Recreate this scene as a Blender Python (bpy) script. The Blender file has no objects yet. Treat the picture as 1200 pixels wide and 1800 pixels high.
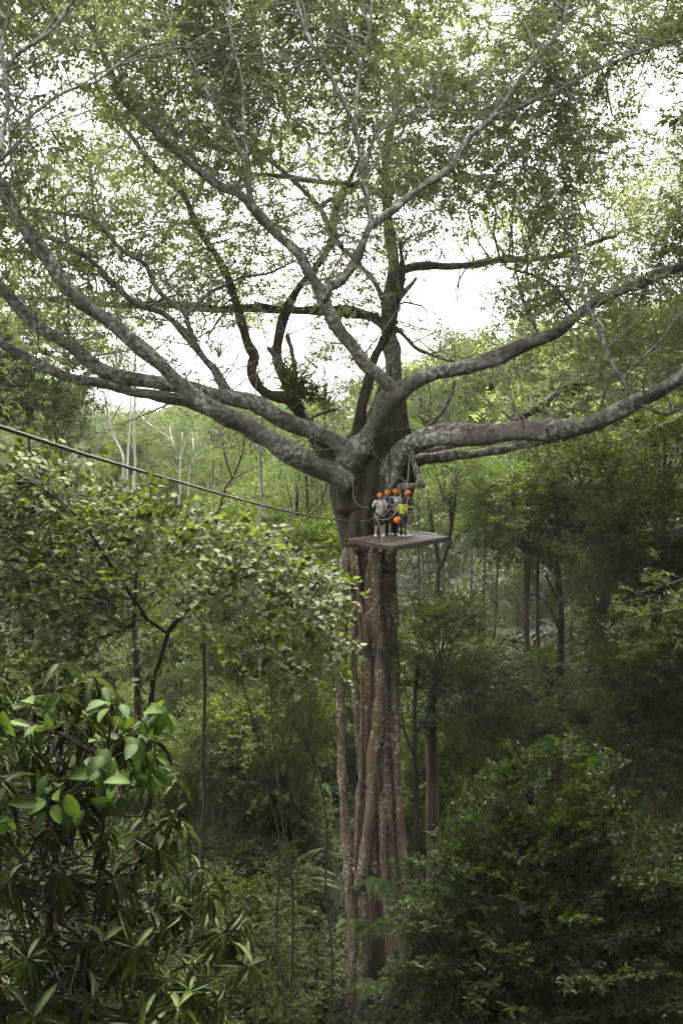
import bpy, math, random
import numpy as np
from mathutils import Vector
R_ = math.radians
rng = np.random.default_rng(7)
random.seed(7)
scene = bpy.context.scene
COL = scene.collection

# ------------------------------------------------------------------ camera
F = 1500.0; HORIZON = 800.0
PITCH = math.atan((900 - HORIZON) / F)
CAM = np.array([0.0, -31.0, 20.6])
cam_d = bpy.data.cameras.new('camera'); cam = bpy.data.objects.new('camera', cam_d); COL.objects.link(cam)
cam.location = CAM; cam.rotation_euler = (math.pi / 2 - PITCH, 0, 0)
cam_d.sensor_width = 36; cam_d.lens = 36 * F / 1800; cam_d.clip_start = 0.1; cam_d.clip_end = 3000
scene.camera = cam
FW = np.array([0, math.cos(PITCH), -math.sin(PITCH)]); UPV = np.array([0, math.sin(PITCH), math.cos(PITCH)]); RT = np.array([1.0, 0, 0])

# ------------------------------------------------------------------ light
SUN_EL, SUN_AZ = R_(62), R_(12)          # high, behind the tree and slightly to the right (thin cloud)
w = bpy.data.worlds.new("World"); scene.world = w; w.use_nodes = True
nt = w.node_tree; bg = nt.nodes['Background']
sky = nt.nodes.new('ShaderNodeTexSky'); sky.sky_type = 'NISHITA'; sky.sun_disc = False
sky.sun_elevation = SUN_EL; sky.sun_rotation = SUN_AZ; sky.air_density = 1.0; sky.dust_density = 6.0; sky.ozone_density = 1.0
hsv = nt.nodes.new('ShaderNodeHueSaturation'); hsv.inputs['Saturation'].default_value = 0.12   # cloud cover: nearly white
nt.links.new(sky.outputs[0], hsv.inputs['Color']); nt.links.new(hsv.outputs[0], bg.inputs['Color'])
bg.inputs['Strength'].default_value = 0.15
sl = bpy.data.lights.new('sun', 'SUN'); sun = bpy.data.objects.new('sun', sl); COL.objects.link(sun)
sl.energy = 1.5; sl.angle = R_(14); sl.color = (1.0, 0.95, 0.86)
sdir = Vector((math.sin(SUN_AZ) * math.cos(SUN_EL), math.cos(SUN_AZ) * math.cos(SUN_EL), math.sin(SUN_EL)))
sun.rotation_euler = (-sdir).to_track_quat('-Z', 'Y').to_euler(); sun.location = (0, 40, 90)
scene.view_settings.view_transform = 'Standard'; scene.view_settings.look = 'None'
scene.view_settings.gamma = 1.0; scene.view_settings.exposure = 3.15
try: scene.view_settings.use_curve_mapping = False
except Exception: pass
cy = scene.cycles
cy.max_bounces = 6; cy.diffuse_bounces = 3; cy.glossy_bounces = 2; cy.transmission_bounces = 4; cy.volume_bounces = 0
cy.transparent_max_bounces = 4; cy.caustics_reflective = False; cy.caustics_refractive = False
cy.sample_clamp_direct = 0.5; cy.sample_clamp_indirect = 0.14
cy.use_denoising = True
HAZE = 0.0002

# ------------------------------------------------------------------ helpers
def P(px, py, d):
    return CAM + FW * d + RT * ((px - 600) / F * d) + UPV * ((900 - py) / F * d)

def proj(p):
    v = np.atleast_2d(p) - CAM
    d = v @ FW
    return np.stack([600 + F * (v @ RT) / d, 900 - F * (v @ UPV) / d, d], 1)

def sstep(a, b, x):
    t = np.clip((x - a) / (b - a), 0, 1); return t * t * (3 - 2 * t)

def ground(x, y):
    x = np.asarray(x, float); y = np.asarray(y, float)
    z = -2.0 + 0.11 * np.maximum(y - 8, 0) - 0.05 * np.maximum(y - 150, 0)
    z = z + 0.30 * np.maximum(x - 9, 0) * sstep(400, 60, x) + 0.14 * np.maximum(-x - 14, 0) * sstep(-300, -40, x)
    z = z + 0.27 * np.maximum(-y - 4, 0)
    z = z + 0.5 * np.sin(x * .35 + 1) * np.cos(y * .3) + 0.25 * np.sin(x * .9 + y * .7)
    z = z + 20 * np.exp(-((x - 190) / 150) ** 2 - ((y - 330) / 90) ** 2)
    return z

def ground_hit(px, py):
    d = 8.0
    while d < 400:
        p = P(px, py, d)
        if p[2] < ground(p[0], p[1]): return p
        d += 0.25
    return P(px, py, 60)

def unit(v):
    v = np.asarray(v, float); return v / np.maximum(np.linalg.norm(v, axis=-1, keepdims=True), 1e-9)

class MB:
    """collects quads with a material slot and a tint per vertex; build() links ONE mesh object"""
    def __init__(s): s.V = []; s.Fq = []; s.M = []; s.T = []; s.n = 0
    def add(s, V, Fq, mat=0, tint=0.5):
        V = np.asarray(V, float).reshape(-1, 3); Fq = np.asarray(Fq, int).reshape(-1, 4)
        s.V.append(V); s.Fq.append(Fq + s.n); s.n += len(V)
        s.M.append(np.full(len(Fq), mat) if np.isscalar(mat) else np.asarray(mat))
        s.T.append(np.full(len(V), tint) if np.isscalar(tint) else np.asarray(tint))
    def mesh(s, name, mats, smooth=(True,)):
        V = np.concatenate(s.V); Q = np.concatenate(s.Fq); M = np.concatenate(s.M); T = np.concatenate(s.T)
        me = bpy.data.meshes.new(name)
        me.vertices.add(len(V)); me.vertices.foreach_set('co', V.astype(np.float32).ravel())
        me.loops.add(len(Q) * 4); me.loops.foreach_set('vertex_index', Q.astype(np.int32).ravel())
        me.polygons.add(len(Q)); me.polygons.foreach_set('loop_start', np.arange(0, len(Q) * 4, 4, dtype=np.int32))
        for m in mats: me.materials.append(m)
        me.polygons.foreach_set('material_index', M.astype(np.int32))
        sm = np.array([bool(smooth[min(k, len(smooth) - 1)]) for k in range(max(1, len(mats)))])
        me.polygons.foreach_set('use_smooth', sm[np.minimum(M, len(sm) - 1)])
        a = me.attributes.new('tint', 'FLOAT', 'POINT'); a.data.foreach_set('value', T.astype(np.float32))
        me.update(calc_edges=True); me.validate()
        return me
    def build(s, name, mats, parent=None, smooth=(True,), loc=None):
        o = bpy.data.objects.new(name, s.mesh(name, mats if isinstance(mats, (list, tuple)) else [mats], smooth))
        COL.objects.link(o)
        if parent is not None:
            o.parent = parent
            if loc is None: o.location = -np.array(parent_world(parent))     # meshes are written in world coordinates
        if loc is not None: o.location = loc
        return o

def parent_world(o):
    p = np.zeros(3)
    while o is not None:
        p += np.array(o.location); o = o.parent
    return p

def tag(o, label=None, cat=None, group=None, kind=None, color=None):
    if label: o['label'] = label
    if cat: o['category'] = cat
    if group: o['group'] = group
    if kind: o['kind'] = kind
    if color is not None: o.color = (*color, 1)
    return o

def empty(name, loc, label=None, cat=None, group=None):
    o = bpy.data.objects.new(name, None); COL.objects.link(o); o.location = loc; o.empty_display_size = .3
    return tag(o, label, cat, group)

def resample(pts, n):
    """Catmull-Rom through pts (k,c) -> (n,c), even by chord length"""
    pts = np.asarray(pts, float)
    if len(pts) == 2:
        t = np.linspace(0, 1, n)[:, None]; return pts[0] * (1 - t) + pts[1] * t
    ext = np.vstack([2 * pts[0] - pts[1], pts, 2 * pts[-1] - pts[-2]])
    seg = np.linalg.norm(np.diff(pts[:, :3], axis=0), axis=1); cum = np.r_[0, np.cumsum(seg)]
    t = np.linspace(0, cum[-1], n); i = np.clip(np.searchsorted(cum, t, side='right') - 1, 0, len(pts) - 2)
    u = ((t - cum[i]) / np.maximum(seg[i], 1e-9))[:, None]
    p0, p1, p2, p3 = ext[i], ext[i + 1], ext[i + 2], ext[i + 3]
    return .5 * (2 * p1 + (p2 - p0) * u + (2 * p0 - 5 * p1 + 4 * p2 - p3) * u ** 2 + (3 * p1 - p0 - 3 * p2 + p3) * u ** 3)

def tube(pts, rad, sides=8, rough=0.0, seed=0, flat=None, cap=True):
    """tapered tube; returns V, Q"""
    pts = np.asarray(pts, float); n = len(pts); rad = np.broadcast_to(np.asarray(rad, float), (n,)).copy()
    tan = unit(np.gradient(pts, axis=0))
    ref = np.array([0.0, 1, 0]) if abs(tan[:, 1]).mean() < .8 else np.array([1.0, 0, 0])
    b = unit(np.cross(tan, ref)); c = np.cross(b, tan)
    a = np.linspace(0, 2 * np.pi, sides, endpoint=False)
    rr = np.ones((n, sides))
    if rough > 0:
        r2 = np.random.default_rng(seed + 11)
        s = np.r_[0, np.cumsum(np.linalg.norm(np.diff(pts, axis=0), axis=1))] / max(rad.max(), .02)
        for k in range(7):
            m = r2.integers(0, 4); f = r2.uniform(.15, 1.3); ph = r2.uniform(0, 6.28)
            rr += rough / 2.2 * np.sin(f * s[:, None] + m * a[None] + ph)
    ca, sa = np.cos(a), np.sin(a)
    fl = 1.0 if flat is None else flat
    V = pts[:, None] + (rad[:, None] * rr)[..., None] * (ca[None, :, None] * b[:, None] + fl * sa[None, :, None] * c[:, None])
    i = np.arange(n - 1)[:, None] * sides; j = np.arange(sides)[None]; j2 = (j + 1) % sides
    Q = np.stack([i + j, i + j2, i + sides + j2, i + sides + j], -1).reshape(-1, 4)
    V = V.reshape(-1, 3)
    if cap:
        V = np.vstack([V, pts[0] - tan[0] * rad[0] * .3, pts[-1] + tan[-1] * rad[-1] * .5]); k0 = n * sides
        ring = np.arange(0, sides, 2)
        q0 = np.stack([np.full(len(ring), k0), (ring + 2) % sides, (ring + 1) % sides, ring], 1)
        e = (n - 1) * sides
        q1 = np.stack([np.full(len(ring), k0 + 1), e + ring, e + (ring + 1) % sides, e + (ring + 2) % sides], 1)
        if sides % 2 == 0: Q = np.vstack([Q, q0, q1])
    return V, Q

# ------------------------------------------------------------------ materials
def new_mat(name):
    m = bpy.data.materials.new(name); m.use_nodes = True
    return m, m.node_tree, m.node_tree.nodes['Principled BSDF'], m.node_tree.nodes['Material Output']

def plain(name, col, rough=.6, metal=0, bump=0):
    m, t, b, o = new_mat(name)
    n = t.nodes.new('ShaderNodeTexNoise'); n.inputs['Scale'].default_value = 14; n.inputs['Detail'].default_value = 4
    mr = t.nodes.new('ShaderNodeMapRange'); mr.inputs[3].default_value = .8; mr.inputs[4].default_value = 1.2
    mx = t.nodes.new('ShaderNodeVectorMath'); mx.operation = 'SCALE'; mx.inputs[0].default_value = col
    tc = t.nodes.new('ShaderNodeTexCoord'); t.links.new(tc.outputs['Object'], n.inputs['Vector'])
    t.links.new(n.outputs['Fac'], mr.inputs[0]); t.links.new(mr.outputs[0], mx.inputs['Scale']); t.links.new(mx.outputs[0], b.inputs['Base Color'])
    b.inputs['Roughness'].default_value = rough; b.inputs['Metallic'].default_value = metal
    return m

def leaf_mat(name, stops, rough=.42, trans=.35, spec=.5, tcol=(1.3, 1.35, .6), spots=0):
    """stops: [(pos, rgb)] over the per-leaf tint; the object's own colour multiplies it (a green per plant, with shade put into the gully ones)"""
    m, t, b, o = new_mat(name)
    at = t.nodes.new('ShaderNodeAttribute'); at.attribute_name = 'tint'
    cr = t.nodes.new('ShaderNodeValToRGB'); e = cr.color_ramp.elements
    e[0].position, e[0].color = stops[0][0], (*stops[0][1], 1); e[1].position, e[1].color = stops[-1][0], (*stops[-1][1], 1)
    for p_, c_ in stops[1:-1]:
        k = e.new(p_); k.color = (*c_, 1)
    oi = t.nodes.new('ShaderNodeObjectInfo')
    mu = t.nodes.new('ShaderNodeMix'); mu.data_type = 'RGBA'; mu.blend_type = 'MULTIPLY'; mu.inputs[0].default_value = 1
    t.links.new(at.outputs['Fac'], cr.inputs[0]); t.links.new(cr.outputs[0], mu.inputs[6]); t.links.new(oi.outputs['Color'], mu.inputs[7])
    src = mu.outputs[2]
    n = t.nodes.new('ShaderNodeTexNoise'); n.inputs['Scale'].default_value = 9; n.inputs['Detail'].default_value = 3
    tc = t.nodes.new('ShaderNodeTexCoord'); t.links.new(tc.outputs['Object'], n.inputs['Vector'])
    mr = t.nodes.new('ShaderNodeMapRange'); mr.inputs[1].default_value = .3; mr.inputs[2].default_value = .7; mr.inputs[3].default_value = .7; mr.inputs[4].default_value = 1.3
    sc = t.nodes.new('ShaderNodeVectorMath'); sc.operation = 'SCALE'
    t.links.new(n.outputs['Fac'], mr.inputs[0]); t.links.new(src, sc.inputs[0]); t.links.new(mr.outputs[0], sc.inputs['Scale'])
    col = sc.outputs[0]
    if spots:      # brown blemishes and dust on the blades
        n3 = t.nodes.new('ShaderNodeTexNoise'); n3.inputs['Scale'].default_value = 26; n3.inputs['Detail'].default_value = 4; t.links.new(tc.outputs['Object'], n3.inputs['Vector'])
        m3 = t.nodes.new('ShaderNodeMapRange'); m3.inputs[1].default_value = spots; m3.inputs[2].default_value = spots + .05; m3.inputs[4].default_value = .8; t.links.new(n3.outputs['Fac'], m3.inputs[0])
        x3 = t.nodes.new('ShaderNodeMix'); x3.data_type = 'RGBA'; t.links.new(m3.outputs[0], x3.inputs[0]); t.links.new(col, x3.inputs[6]); x3.inputs[7].default_value = (.10, .085, .04, 1); col = x3.outputs[2]
    t.links.new(col, b.inputs['Base Color'])
    b.inputs['Roughness'].default_value = rough; b.inputs['Specular IOR Level'].default_value = spec
    tr = t.nodes.new('ShaderNodeBsdfTranslucent')
    tv = t.nodes.new('ShaderNodeVectorMath'); tv.operation = 'MULTIPLY'; tv.inputs[1].default_value = tcol
    t.links.new(col, tv.inputs[0]); t.links.new(tv.outputs[0], tr.inputs['Color'])
    mx = t.nodes.new('ShaderNodeMixShader'); mx.inputs[0].default_value = trans
    t.links.new(b.outputs[0], mx.inputs[1]); t.links.new(tr.outputs[0], mx.inputs[2]); t.links.new(mx.outputs[0], o.inputs['Surface'])
    return m

def bark_mat(name, c0, c1, lich, lich_lo, scale=2.2, red=None, stretch=(1, 1, .35), moss=None, lsc=3.4, lsoft=.1):
    """mottled bark: two browns by noise, pale lichen blotches over them, fine bump"""
    m, t, b, o = new_mat(name); N = t.nodes.new; L = t.links.new
    tc = N('ShaderNodeTexCoord'); mp = N('ShaderNodeMapping'); mp.inputs['Scale'].default_value = stretch; L(tc.outputs['Object'], mp.inputs[0])
    n1 = N('ShaderNodeTexNoise'); n1.inputs['Scale'].default_value = scale; n1.inputs['Detail'].default_value = 8; n1.inputs['Roughness'].default_value = .65; L(mp.outputs[0], n1.inputs['Vector'])
    r1 = N('ShaderNodeValToRGB'); e = r1.color_ramp.elements; e[0].position = .32; e[0].color = (*c0, 1); e[1].position = .68; e[1].color = (*c1, 1)
    L(n1.outputs['Fac'], r1.inputs[0]); src = r1.outputs[0]
    def over(src, sc, lo, hi, col, vec, patchy=False):
        nn = N('ShaderNodeTexNoise'); nn.inputs['Scale'].default_value = sc; nn.inputs['Detail'].default_value = 6; nn.inputs['Roughness'].default_value = .7; L(vec, nn.inputs['Vector'])
        rr = N('ShaderNodeMapRange'); rr.inputs[1].default_value = lo; rr.inputs[2].default_value = hi; L(nn.outputs['Fac'], rr.inputs[0]); fac = rr.outputs[0]
        if patchy:      # lichen grows in some stretches and not in others
            n5 = N('ShaderNodeTexNoise'); n5.inputs['Scale'].default_value = .7; n5.inputs['Detail'].default_value = 3; L(tc.outputs['Object'], n5.inputs['Vector'])
            r5 = N('ShaderNodeMapRange'); r5.inputs[1].default_value = .38; r5.inputs[2].default_value = .6; r5.inputs[3].default_value = .12; L(n5.outputs['Fac'], r5.inputs[0])
            mm = N('ShaderNodeMath'); mm.operation = 'MULTIPLY'; L(fac, mm.inputs[0]); L(r5.outputs[0], mm.inputs[1]); fac = mm.outputs[0]
        mx = N('ShaderNodeMix'); mx.data_type = 'RGBA'; L(fac, mx.inputs[0]); L(src, mx.inputs[6]); mx.inputs[7].default_value = (*col, 1)
        return mx.outputs[2]
    if red: src = over(src, .8, .5, .66, red, mp.outputs[0])
    if moss: src = over(src, .8, .55, .7, moss, tc.outputs['Object'])
    src = over(src, lsc, lich_lo, lich_lo + lsoft, lich, tc.outputs['Object'], True)
    L(src, b.inputs['Base Color'])
    n2 = N('ShaderNodeTexNoise'); n2.inputs['Scale'].default_value = 9; n2.inputs['Detail'].default_value = 7; L(mp.outputs[0], n2.inputs['Vector'])
    bp = N('ShaderNodeBump'); bp.inputs['Strength'].default_value = .7; bp.inputs['Distance'].default_value = .06; L(n2.outputs['Fac'], bp.inputs['Height']); L(bp.outputs[0], b.inputs['Normal'])
    b.inputs['Roughness'].default_value = .9; b.inputs['Specular IOR Level'].default_value = .2
    return m

G = lambda *a: a
M_FIG = leaf_mat('fig_leaf', [(0, (.085, .10, .040)), (.55, (.135, .155, .066)), (.95, (.19, .205, .095)), (1, (.24, .21, .06))], rough=.42, trans=.5, spec=.4, tcol=(1.95, 2.0, 1.15))
M_FOREST = leaf_mat('forest_leaf', [(0, (.026, .045, .009)), (.6, (.058, .085, .017)), (.95, (.105, .13, .028)), (1, (.17, .15, .03))], rough=.5, trans=.38, spec=.22, tcol=(1.3, 1.4, .45))
M_HEART = leaf_mat('heart_leaf', [(0, (.032, .047, .010)), (.6, (.062, .082, .02)), (.95, (.105, .12, .045)), (1, (.22, .18, .03))], rough=.62, trans=.38, spec=.2, tcol=(1.15, 1.3, .5), spots=.68)
M_MANGO = leaf_mat('long_leaf', [(0, (.013, .022, .007)), (.7, (.027, .042, .013)), (.96, (.05, .068, .02)), (1, (.22, .17, .03))], rough=.65, trans=.25, spec=.12, spots=.6)
M_OVATE = leaf_mat('ovate_leaf', [(0, (.022, .042, .010)), (.7, (.045, .075, .016)), (1, (.075, .12, .022))], rough=.65, trans=.3, spec=.12, spots=.64)
M_BANANA = leaf_mat('ginger_leaf', [(0, (.04, .075, .016)), (1, (.085, .125, .03))], rough=.65, spec=.15, trans=.4)
M_FERN = leaf_mat('fern_leaf', [(0, (.055, .085, .012)), (1, (.09, .13, .022))], rough=.65, trans=.35)
M_PALE = leaf_mat('pale_leaf', [(0, (.03, .034, .012)), (1, (.075, .074, .03))], rough=.85, trans=.3, spec=.05)
M_MOSS = leaf_mat('moss_blade', [(0, (.045, .075, .012)), (1, (.10, .13, .025))], rough=.8, trans=.3, spec=.2)
M_BARK = bark_mat('fig_root_bark', (.05, .034, .019), (.17, .128, .078), (.46, .44, .39), .51, red=(.135, .08, .036), scale=3.0, lsc=8, lsoft=.14)
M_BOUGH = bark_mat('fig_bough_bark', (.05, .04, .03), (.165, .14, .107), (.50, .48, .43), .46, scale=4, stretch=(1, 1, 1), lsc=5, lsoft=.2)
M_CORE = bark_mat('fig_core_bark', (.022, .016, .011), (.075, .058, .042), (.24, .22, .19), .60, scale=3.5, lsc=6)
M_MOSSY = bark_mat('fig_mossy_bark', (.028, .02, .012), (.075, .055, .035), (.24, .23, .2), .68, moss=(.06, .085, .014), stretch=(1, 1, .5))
M_TRUNK = bark_mat('forest_bark', (.045, .032, .022), (.12, .09, .062), (.26, .25, .22), .64)
M_DARKT = bark_mat('dark_bark', (.02, .015, .011), (.055, .04, .03), (.14, .13, .11), .68)
M_PALET = bark_mat('pale_bark', (.2, .18, .145), (.42, .39, .34), (.55, .53, .48), .6)
M_TWIG = plain('twig_bark', (.19, .16, .125), .9)
M_TWIGD = plain('dark_twig_bark', (.05, .04, .03), .9)
M_ROPE = plain('grey_rope', (.05, .052, .047), .45)
M_WROPE = plain('white_rope', (.30, .29, .26), .8)
M_GROPE = plain('weathered_rope', (.22, .21, .18), .8)
M_DROPE = plain('dark_rope', (.05, .05, .045), .8)

# ------------------------------------------------------------------ leaf templates and sprays
def leaf_t(kind):
    """unit-length leaf along x, blade across y, z is the upper side -> V, Q"""
    if kind == 'small':      # six points, folded on the midrib
        V = [(0, 0, 0), (1, 0, -.10), (.30, .5, .09), (.68, .36, .03), (.30, -.5, .09), (.68, -.36, .03)]
        return np.array(V), np.array([(0, 1, 3, 2), (0, 4, 5, 1)])
    if kind == 'slim':
        V = [(0, 0, 0), (1, 0, -.22), (.35, .5, .0), (.7, .3, -.08), (.35, -.5, .0), (.7, -.3, -.08)]
        return np.array(V), np.array([(0, 1, 3, 2), (0, 4, 5, 1)])
    if kind == 'long':       # lanceolate, arching
        xs = np.array([0, .1, .25, .45, .65, .83, .94, 1.0]); wd = np.array([.03, .22, .42, .5, .46, .3, .13, .01])
        dz = -.42 * xs ** 2.0; up = .13
    elif kind == 'heart':
        xs = np.array([0, .04, .2, .42, .65, .85, 1.0]); wd = np.array([.10, .34, .5, .48, .32, .12, .01]); dz = -.22 * xs ** 2; up = .10
    elif kind == 'ovate':
        xs = np.array([0, .1, .28, .5, .72, .9, 1.0]); wd = np.array([.02, .28, .46, .5, .38, .17, .01]); dz = -.2 * xs ** 2; up = .10
    elif kind == 'banana':
        xs = np.linspace(0, 1, 10); wd = .5 * np.sin(np.clip(xs * 1.02 + .04, 0, 1) * np.pi) ** .55; dz = -.55 * xs ** 2.3; up = .08
    V = []
    for x, wv, z in zip(xs, wd, dz): V += [(x, 0, z), (x, wv, z + up * wv * 2), (x, -wv, z + up * wv * 2)]
    Q = []
    for k in range(len(xs) - 1):
        a = 3 * k; Q += [(a, a + 3, a + 4, a + 1), (a, a + 2, a + 5, a + 3)]
    return np.array(V), np.array(Q)

def frames(ex, hint):
    ex = unit(ex); ey = unit(np.cross(hint, ex)); ez = np.cross(ex, ey)
    return np.stack([ex, ey, ez], -1)           # columns

def put(kind, pos, ex, hint, L, W, tint):
    T, Q = leaf_t(kind); pos = np.atleast_2d(pos); N = len(pos)
    Rm = frames(ex, hint)
    S = np.stack([L, W, L], -1)[:, None, :] * T[None]
    V = np.einsum('nij,nkj->nki', Rm, S) + pos[:, None]
    Qs = (Q[None] + (np.arange(N) * len(T))[:, None, None]).reshape(-1, 4)
    tt = np.repeat(np.asarray(tint, float), len(T)).reshape(N, len(T))
    if len(T) > 8: tt[:, ::3] = np.where(tt[:, ::3] < .94, np.minimum(tt[:, ::3] + .3, .95), tt[:, ::3])      # paler midrib
    return V.reshape(-1, 3), Qs, tt.ravel()

def spray(kind, n, L, leaf, wr, seed, droop=.15, side=2, lift=.0, jitter=.35, spread=1.0):
    """a twig along +x with leaves both sides; z up. Returns V,Q,M,T"""
    r = np.random.default_rng(seed); mb = MB()
    def twig(p0, d, l, rad):
        t = np.linspace(0, 1, 4)[:, None]; pts = p0 + d * l * t + np.array([0, 0, -droop * l]) * t ** 2
        mb.add(*tube(pts, np.linspace(rad, rad * .4, 4), 4, cap=False), mat=1); return pts
    ax = [twig(np.zeros(3), np.array([1.0, 0, 0]), L, .007)]
    for k in range(side * 2):
        q = ax[0][1 + k % 2] ; s = 1 if k % 2 else -1
        ax.append(twig(q, unit(np.array([.8, s * r.uniform(.5, .9), r.uniform(-.1, .4)])), L * r.uniform(.35, .6), .004))
    per = np.maximum(1, (n * np.array([1.0] + [.55] * (len(ax) - 1)) / (1 + .55 * (len(ax) - 1))).astype(int))
    for a, c in zip(ax, per):
        f = np.sort(r.uniform(.15, 1, c)); idx = f * 3; i = np.minimum(idx.astype(int), 2); u = (idx - i)[:, None]
        pos = a[i] * (1 - u) + a[i + 1] * u
        d = unit(a[-1] - a[0]); s = np.where(np.arange(c) % 2, 1, -1)[:, None]
        lat = unit(np.cross([0, 0, 1], d))
        ex = d * r.uniform(.3, .9, (c, 1)) + s * lat * r.uniform(.4, 1.1, (c, 1)) * spread + np.array([0, 0, 1]) * (lift + r.normal(0, .35, (c, 1)))
        hint = np.array([0, 0, 1.0]) + r.normal(0, jitter, (c, 3))
        l = leaf * r.uniform(.7, 1.25, c)
        V, Q, T = put(kind, pos, ex, hint, l, l * wr, np.where(r.uniform(0, 1, c) < .012, 2.0, r.uniform(0, 1, c)))
        mb.add(V, Q, 0, T)
    return np.concatenate(mb.V), np.concatenate(mb.Fq), np.concatenate(mb.M), np.concatenate(mb.T)

def spray_many(mb, protos, pos, ex, hint, scale, r, tint_shift=0.0):
    pos = np.atleast_2d(pos); pick = r.integers(0, len(protos), len(pos)); Rm = frames(ex, hint)
    for k, (V, Q, M, T) in enumerate(protos):
        s = np.where(pick == k)[0]
        if not len(s): continue
        VV = np.einsum('nij,kj->nki', Rm[s], V) * scale[s][:, None, None] + pos[s][:, None]
        QQ = (Q[None] + (np.arange(len(s)) * len(V))[:, None, None]).reshape(-1, 4)
        TT = np.where(T[None] > 1.5, 1.0, np.clip(T[None] + r.normal(0, .12, (len(s), 1)) + tint_shift, 0, .95))
        mb.add(VV.reshape(-1, 3), QQ, np.tile(M, len(s)), TT.ravel())

SP_FIG = [spray('small', 26, 1.0, .145, .5, 100 + k, droop=.2, lift=-.15) for k in range(6)]
SP_ROUND = [spray('small', 24, .8, .17, .5, 120 + k) for k in range(4)]
SP_AIRY = [spray('small', 18, 1.0, .15, .45, 130 + k, droop=.05) for k in range(4)]
SP_FEATH = [spray('slim', 34, 1.2, .2, .2, 140 + k, droop=.5, lift=-.35) for k in range(4)]
SP_BUSH = [spray('small', 22, .55, .13, .46, 150 + k, lift=.12, spread=.9) for k in range(5)]
SP_HEART = [spray('heart', 11, .85, .15, .78, 160 + k, droop=.1, lift=-.12, jitter=.3, side=1) for k in range(5)]

# ------------------------------------------------------------------ ground
n = 150
gx = np.sinh(np.linspace(-3.2, 3.2, n)) * 26; gy = -60 + 560 * np.linspace(0, 1, n) ** 2
X, Y = np.meshgrid(gx, gy); Z = ground(X, Y)
gm, gt, gb, go_ = new_mat('leaf_litter_ground')
nn = gt.nodes.new('ShaderNodeTexNoise'); nn.inputs['Scale'].default_value = .6; nn.inputs['Detail'].default_value = 10
cr = gt.nodes.new('ShaderNodeValToRGB'); e = cr.color_ramp.elements
e[0].position = .35; e[0].color = (.012, .016, .006, 1); e[1].position = .65; e[1].color = (.03, .033, .013, 1)
tcg = gt.nodes.new('ShaderNodeTexCoord'); gt.links.new(tcg.outputs['Object'], nn.inputs['Vector']); gt.links.new(nn.outputs['Fac'], cr.inputs[0]); gt.links.new(cr.outputs[0], gb.inputs['Base Color']); gb.inputs['Roughness'].default_value = 1
mb = MB(); i = np.arange((n - 1))[:, None] * n; j = np.arange(n - 1)[None]
mb.add(np.stack([X, Y, Z], -1).reshape(-1, 3), np.stack([i + j, i + j + 1, i + n + j + 1, i + n + j], -1).reshape(-1, 4))
tag(mb.build('ground', gm), kind='structure')

# ------------------------------------------------------------------ the giant fig
TD = 33.8
fig_base = P(665, 1765, TD); fig_base[2] = ground(fig_base[0], fig_base[1]) - .1
fig = empty('fig_tree', fig_base, 'giant strangler fig with huge spreading mottled boughs carrying the wooden platform', 'tree')

def pxpath(pts):        # [(px,py,D)] -> world
    return np.array([P(*p) for p in pts])

# central trunk: an irregular fluted column, thick under the fork
def fluted(path_px, seed, name, mat, rough=.10, lobes=True, sides=40, nres=90):
    pw = np.array([[*P(x, y, d), wpx * d / F / 2] for x, y, d, wpx in path_px])
    rs = resample(pw, nres); V, Q = tube(rs[:, :3], rs[:, 3], sides, rough, seed)
    if lobes:
        a = np.tile(np.arange(sides) / sides * 2 * np.pi, nres); h = np.repeat(np.linspace(0, 1, nres), sides)
        body = V[:nres * sides]; cen = np.repeat(rs[:, :3], sides, 0)
        f = 1 + .10 * np.sin(5 * a + 3 * np.sin(4 * h) + seed) + .06 * np.sin(9 * a - 6 * h) + .03 * np.sin(14 * a + 11 * h)
        V[:nres * sides] = cen + (body - cen) * f[:, None]
    m = MB(); m.add(V, Q); return m.build(name, mat, fig)

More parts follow.
